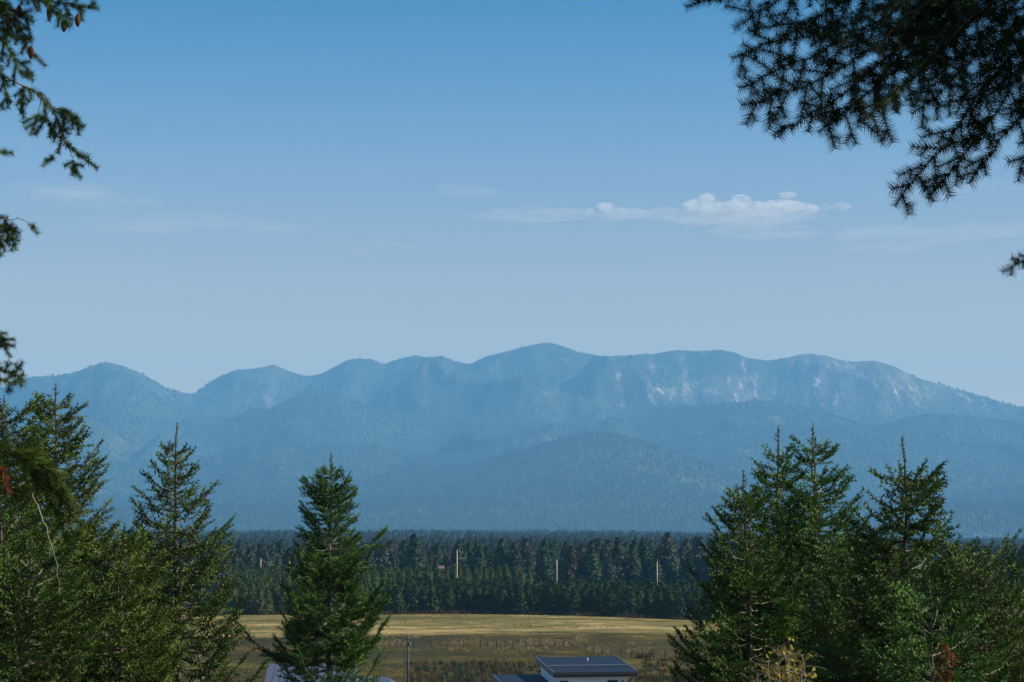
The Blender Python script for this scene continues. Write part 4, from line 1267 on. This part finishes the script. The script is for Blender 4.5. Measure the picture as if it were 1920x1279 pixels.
    g = MB(); g.tube([(W - .35, .05, hf - .34), (W - .6, .3, hf - .75), (wx1 + .06, wy0 - .08, hf - 1.0), (wx1 + .06, wy0 - .08, 0)], .05, 8); g.build('downpipe', M['frame'], e)
    g = MB(); g.box((W / 2, -.17, hf - .12), (W + .1, .13, .14)); g.build('gutter', M['roof_edge'], e)
    # lower wing to the left
    a = at(925, 1265.5, 222); 
    sn, cs = math.sin(-yaw), math.cos(-yaw)
    def loc(pw):
        dx, dy = pw[0] - fl_[0], pw[1] - fl_[1]
        return (dx * cs - dy * sn, dx * sn + dy * cs, pw[2] - gz)
    A = loc(a)
    z1 = A[2]; z0 = z1 - .8
    g = MB(); x0, x1 = A[0], wx0 - .05; y1 = A[1]; y0 = y1 - 7.5
    g.hexa([(x0, y0, z0 - .2), (x1, y0, z0 - .2), (x1, y1, z1 - .2), (x0, y1, z1 - .2)], [(x0, y0, z0), (x1, y0, z0), (x1, y1, z1), (x0, y1, z1)])
    wr = g.build('wing_roof', M['roof'], e)
    for k in range(2):
        q0 = x0 + (x1 - x0) * k / 2 + .03; q1 = x0 + (x1 - x0) * (k + 1) / 2 - .03
        g = MB(); lo = [(q0, y0, z0 + .003), (q1, y0, z0 + .003), (q1, y1, z1 + .003), (q0, y1, z1 + .003)]; g.hexa(lo, [(x, y, z + .012) for x, y, z in lo]); g.build('roof_panel', M['roof'], wr)
    g = MB(); lo = [(x0 - .1, y0, z0 - .3), (x0, y0, z0 - .3), (x0, y1, z1 - .3), (x0 - .1, y1, z1 - .3)]; g.hexa(lo, [(x, y, z + .36) for x, y, z in lo]); g.build('barge_board', M['barge'], e)
    g = MB(); g.hexa([(x0 + .5, y0 + .5, -.4), (x1 - .05, y0 + .5, -.4), (x1 - .05, y1 - .4, -.4), (x0 + .5, y1 - .4, -.4)], [(x0 + .5, y0 + .5, z0 - .17), (x1 - .05, y0 + .5, z0 - .17), (x1 - .05, y1 - .4, z1 - .26), (x0 + .5, y1 - .4, z1 - .26)])
    g.build('wing_wall', M['white_wall'], e)
M['rail'] = plain('pale snow rail', (.20, .23, .27), .4, .5)
M['barge'] = plain('grey barge board', (.09, .10, .115), .5)
shed_house()

def gable_house(name, label, px0, px1, py_ridge, d, depth, rise, wall_h, roof, wall, ncol=10, yaw=0.0, ov=.4, hip=0.0):
    a = at(px0, py_ridge, d); b = at(px1, py_ridge, d)
    W = b[0] - a[0]; gz = float(ground((a[0] + b[0]) / 2, d))
    e = empty(name, (a[0], d, gz), label, 'house', None, yaw)
    hr = a[2] - gz; he = hr - rise
    g = MB()
    n = 0
    g.v = [(0, -depth / 2, he), (W, -depth / 2, he), (W - hip, 0, hr), (hip, 0, hr), (0, depth / 2, he), (W, depth / 2, he),
           (0, -depth / 2, he - .2), (W, -depth / 2, he - .2), (0, depth / 2, he - .2), (W, depth / 2, he - .2)]
    g.f = [(0, 1, 2, 3), (3, 2, 5, 4), (0, 3, 4), (1, 5, 2), (6, 8, 9, 7), (0, 6, 7, 1), (4, 5, 9, 8), (0, 4, 8, 6), (1, 7, 9, 5)]
    rf = g.build('roof', M[roof], e)
    for k in range(ncol):
        f0, f1 = k / ncol, (k + 1) / ncol
        g = MB()
        def q(f, t, o=.012): 
            xe = W * f; xr = hip + (W - 2 * hip) * f
            return (xe + (xr - xe) * t + 0, -depth / 2 * (1 - t), he + rise * t + o)
        gp_ = .03 / max(W, 1)
        lo = [q(f0 + gp_, .01), q(f1 - gp_, .01), q(f1 - gp_, .985), q(f0 + gp_, .985)]
        g.hexa(lo, [(x, y, z + .04) for x, y, z in lo]); g.build('roof_panel', M[roof], rf)
    g = MB(); g.box((W / 2, 0, (he - .2) / 2 - .2), (W - 2 * ov, depth - 2 * ov, he - .2 + .35)); g.build('wall', M[wall], e)
    for k in range(3):
        g = MB(); xx = W * (k + .7) / 3.4; g.box((xx, -depth / 2 + ov - .03, he - 1.4), (1.1, .08, 1.2)); wn = g.build('window', M['frame'], e)
        g = MB(); g.box((xx, -depth / 2 + ov - .08, he - 1.4), (.95, .03, 1.05)); g.build('pane', M['glass'], wn)
    return e
gable_house('outbuilding', 'long low building with a grey-blue metal roof, glimpsed behind the lone slim fir', 503, 668, 1245, 232, 8, 1.6, 3, 'grey_roof', 'tan_wall', 12)
gable_house('outbuilding', 'small grey-blue hipped roof at the bottom edge right of the lone slim fir', 655, 757, 1270, 205, 7, 1.2, 3, 'grey_roof', 'tan_wall', 8, hip=1.3)
gable_house('farmhouse', 'brown farmhouse with a pale metal roof, far off at the right edge', 1874, 1935, 1109, 470, 8, .8, 3, 'pale_roof', 'tan_wall', 8)
gable_house('cabin', 'tiny red roofed cabin peeping over the young pines', 822, 833, 1061, 640, 4, .7, 3, 'red_roof', 'white_wall', 4)

# parked cars at the far right, seen through the branches
def car(px, py, d, label, paint, yaw):
    p = at(px, py, d); gz = float(ground(p[0], d))
    e = empty('parked_car', (p[0], d, gz), label, 'car', 'cars parked at the right', yaw)
    g = MB()
    prof_ = [(-2.2, .35), (-2.2, .8), (-1.9, .92), (-1.0, .98), (1.4, 1.0), (2.1, .9), (2.2, .7), (2.2, .35)]
    n = len(prof_)
    g.v = [(x, -.85, z) for x, z in prof_] + [(x, .85, z) for x, z in prof_]
    g.f = [tuple(range(n))[::-1][::-1], tuple(range(n, 2 * n))[::-1]] + [(i, i + n, (i + 1) % n + n, (i + 1) % n) for i in range(n)]
    b = g.build('body', paint, e)
    g = MB(); g.hexa([(-1.0, -.78, .98), (1.5, -.78, 1.0), (1.5, .78, 1.0), (-1.0, .78, .98)], [(-.4, -.62, 1.48), (1.0, -.62, 1.5), (1.0, .62, 1.5), (-.4, .62, 1.48)]); g.build('cabin_glass', M['glass'], e)
    g = MB(); g.hexa([(-.42, -.64, 1.483), (1.02, -.64, 1.503), (1.02, .64, 1.503), (-.42, .64, 1.483)], [(-.36, -.6, 1.53), (.96, -.6, 1.55), (.96, .6, 1.55), (-.36, .6, 1.53)]); g.build('roof', paint, e)
    for x in (-1.35, 1.35):
        for y in (-.86, .86):
            g = MB(); g.tube([(x, y - .1, .34), (x, y + .1, .34)], .34, 16); g.build('wheel', M['frame'], e)
car(1912, 1190, 330, 'red car by the right edge, mostly hidden behind spruce branches', plain('red car paint', (.5, .03, .02), .3, var=.03), .3)
car(1822, 1196, 320, 'white car glimpsed between the spruces at the right', plain('white car paint', (.75, .76, .78), .3, var=.03), .1)

# ------------------------------------------------------------------ haze and clouds
def closed_box(name, lo, hi):
    g = MB(); c = [(a + b) / 2 for a, b in zip(lo, hi)]; s_ = [b - a for a, b in zip(lo, hi)]; g.box(c, s_)
    me = bpy.data.meshes.new(name); me.from_pydata(g.v, [], g.f); return me
def volume_mat(name, colr, dens, aniso=0.0):
    m = bpy.data.materials.new(name); m.use_nodes = True; nt = m.node_tree
    nt.nodes.remove(nt.nodes['Principled BSDF'])
    v = nt.nodes.new('ShaderNodeVolumePrincipled')
    v.inputs['Color'].default_value = (*colr, 1); v.inputs['Density'].default_value = dens; v.inputs['Anisotropy'].default_value = aniso
    nt.links.new(v.outputs[0], nt.nodes['Material Output'].inputs['Volume'])
    return m
top_z = float(MH.max()) + 60
gz_min = min(float(np.array([v.co.z for v in bpy.data.objects['ground'].data.vertices]).min()), float(MH.min())) - 1.0
me = closed_box('haze', (-11600, -950, gz_min), (11600, 17400, top_z))
me.materials.append(volume_mat('valley haze', HAZE_COLOR, HAZE_DENSITY))
tag(link('haze', me), kind='stuff')

def cloud_mat(name, dens, streak):
    m = volume_mat(name, (1.0, .97, .94), dens, 0.0)
    nt = m.node_tree; v = [n for n in nt.nodes if n.type == 'PRINCIPLED_VOLUME'][0]
    geo = nt.nodes.new('ShaderNodeNewGeometry'); mp = nt.nodes.new('ShaderNodeMapping'); nt.links.new(geo.outputs['Position'], mp.inputs[0])
    mp.inputs['Scale'].default_value = (1.0 / streak, 1.0 / streak, 1.6)
    n = noise_node(nt, 1 / 170., 5, .62, mp.outputs[0])
    nt.links.new(math_node(nt, 'MULTIPLY', maprange(nt, n.outputs[0], .36, .66), dens * 1.9), v.inputs['Density'])
    return m

def cloud(name, label, puffs, dist, dens, vox, flat=.55, seed=0, amp=.35, sc=1.0):
    g = np.random.default_rng(seed)
    bm_v, bm_f = [], []
    import bmesh
    bm = bmesh.new()
    if sc > 1.5:
        puffs = puffs + [(px + g.uniform(-.95, .95) * rx, py - rz * g.uniform(-.5, .8), rx * g.uniform(.2, .5), rz * g.uniform(.3, .6)) for (px, py, rx, rz) in puffs for _ in range(5)]
    for (px, py, rx, rz) in puffs:
        c = at(px, py, dist + g.uniform(-500, 500))
        r = rx / F * dist
        mat_ = bmesh.ops.create_icosphere(bm, subdivisions=3, radius=1.0)
        for v in mat_['verts']:
            co = v.co.copy()
            v.co = Vector((c[0] + co.x * r, c[1] + co.y * r * 1.0, c[2] + co.z * rz / F * dist))
    me = bpy.data.meshes.new(name); bm.to_mesh(me); bm.free()
    me.materials.append(cloud_mat(name, dens, 1.2 if dens > 1 / 700. else 5.0))
    o = link(name, me)
    md = o.modifiers.new('union', 'REMESH'); md.mode = 'VOXEL'; md.voxel_size = vox
    for i, (size, st) in enumerate(((260, 60 * amp / .35), (80, 42 * amp / .35))):
        tx = bpy.data.textures.new(name + str(i), 'CLOUDS'); tx.noise_scale = size; tx.noise_depth = 3
        dm = o.modifiers.new('billow', 'DISPLACE'); dm.texture = tx; dm.strength = st; dm.mid_level = .5; dm.texture_coords = 'GLOBAL'
    return tag(o, label, 'cloud')
CD = 26000
cloud('cloud', 'small white cumulus cloud bank above the right half of the mountains',
      [(1306, 386, 30, 12), (1327, 373, 17, 13), (1331, 392, 24, 14), (1368, 388, 30, 12), (1392, 370, 22, 5), (1412, 387, 30, 10), (1440, 391, 26, 13), (1476, 365, 19, 5), (1482, 388, 28, 11), (1508, 393, 28, 10), (1546, 391, 12, 6), (1578, 388, 20, 8),
       (1136, 387, 20, 9), (1108, 396, 12, 7), (1152, 396, 26, 7)], CD, 1 / 220., 15, seed=1, sc=2)
cloud('cloud', 'faint flat cloud veil lying just below the cumulus bank',
      [(1430, 434, 110, 7), (1490, 438, 70, 5), (1340, 406, 110, 12), (1440, 404, 110, 10), (1250, 402, 60, 10), (1160, 402, 70, 9)], CD, 1 / 950., 24, seed=2, amp=.3)
cloud('cloud', 'thin pale streak of cloud left of the cumulus bank',
      [(1000, 402, 110, 7), (1070, 402, 70, 8), (920, 404, 60, 4)], CD, 1 / 1300., 20, seed=3, amp=.3)
cloud('cloud', 'very faint long cloud streak above the left peak',
      [(200, 378, 150, 5), (120, 352, 130, 4), (330, 420, 210, 5), (520, 428, 90, 4)], CD, 1 / 3000., 30, seed=4, amp=.1)
cloud('cloud', 'very faint cloud wisp high over the middle of the mountain range',
      [(880, 360, 60, 10), (850, 345, 40, 6), (700, 465, 120, 4)], CD, 1 / 3000., 30, seed=5, amp=.1)
cloud('cloud', 'faint wide veil of cloud at the right between the cumulus bank and the frame edge',
      [(1720, 440, 170, 9), (1850, 432, 130, 7), (1650, 465, 90, 6), (1800, 356, 150, 3)], CD, 1 / 2600., 30, seed=6, amp=.15)
print('total tris', sum(len(m.polygons) for m in bpy.data.meshes))
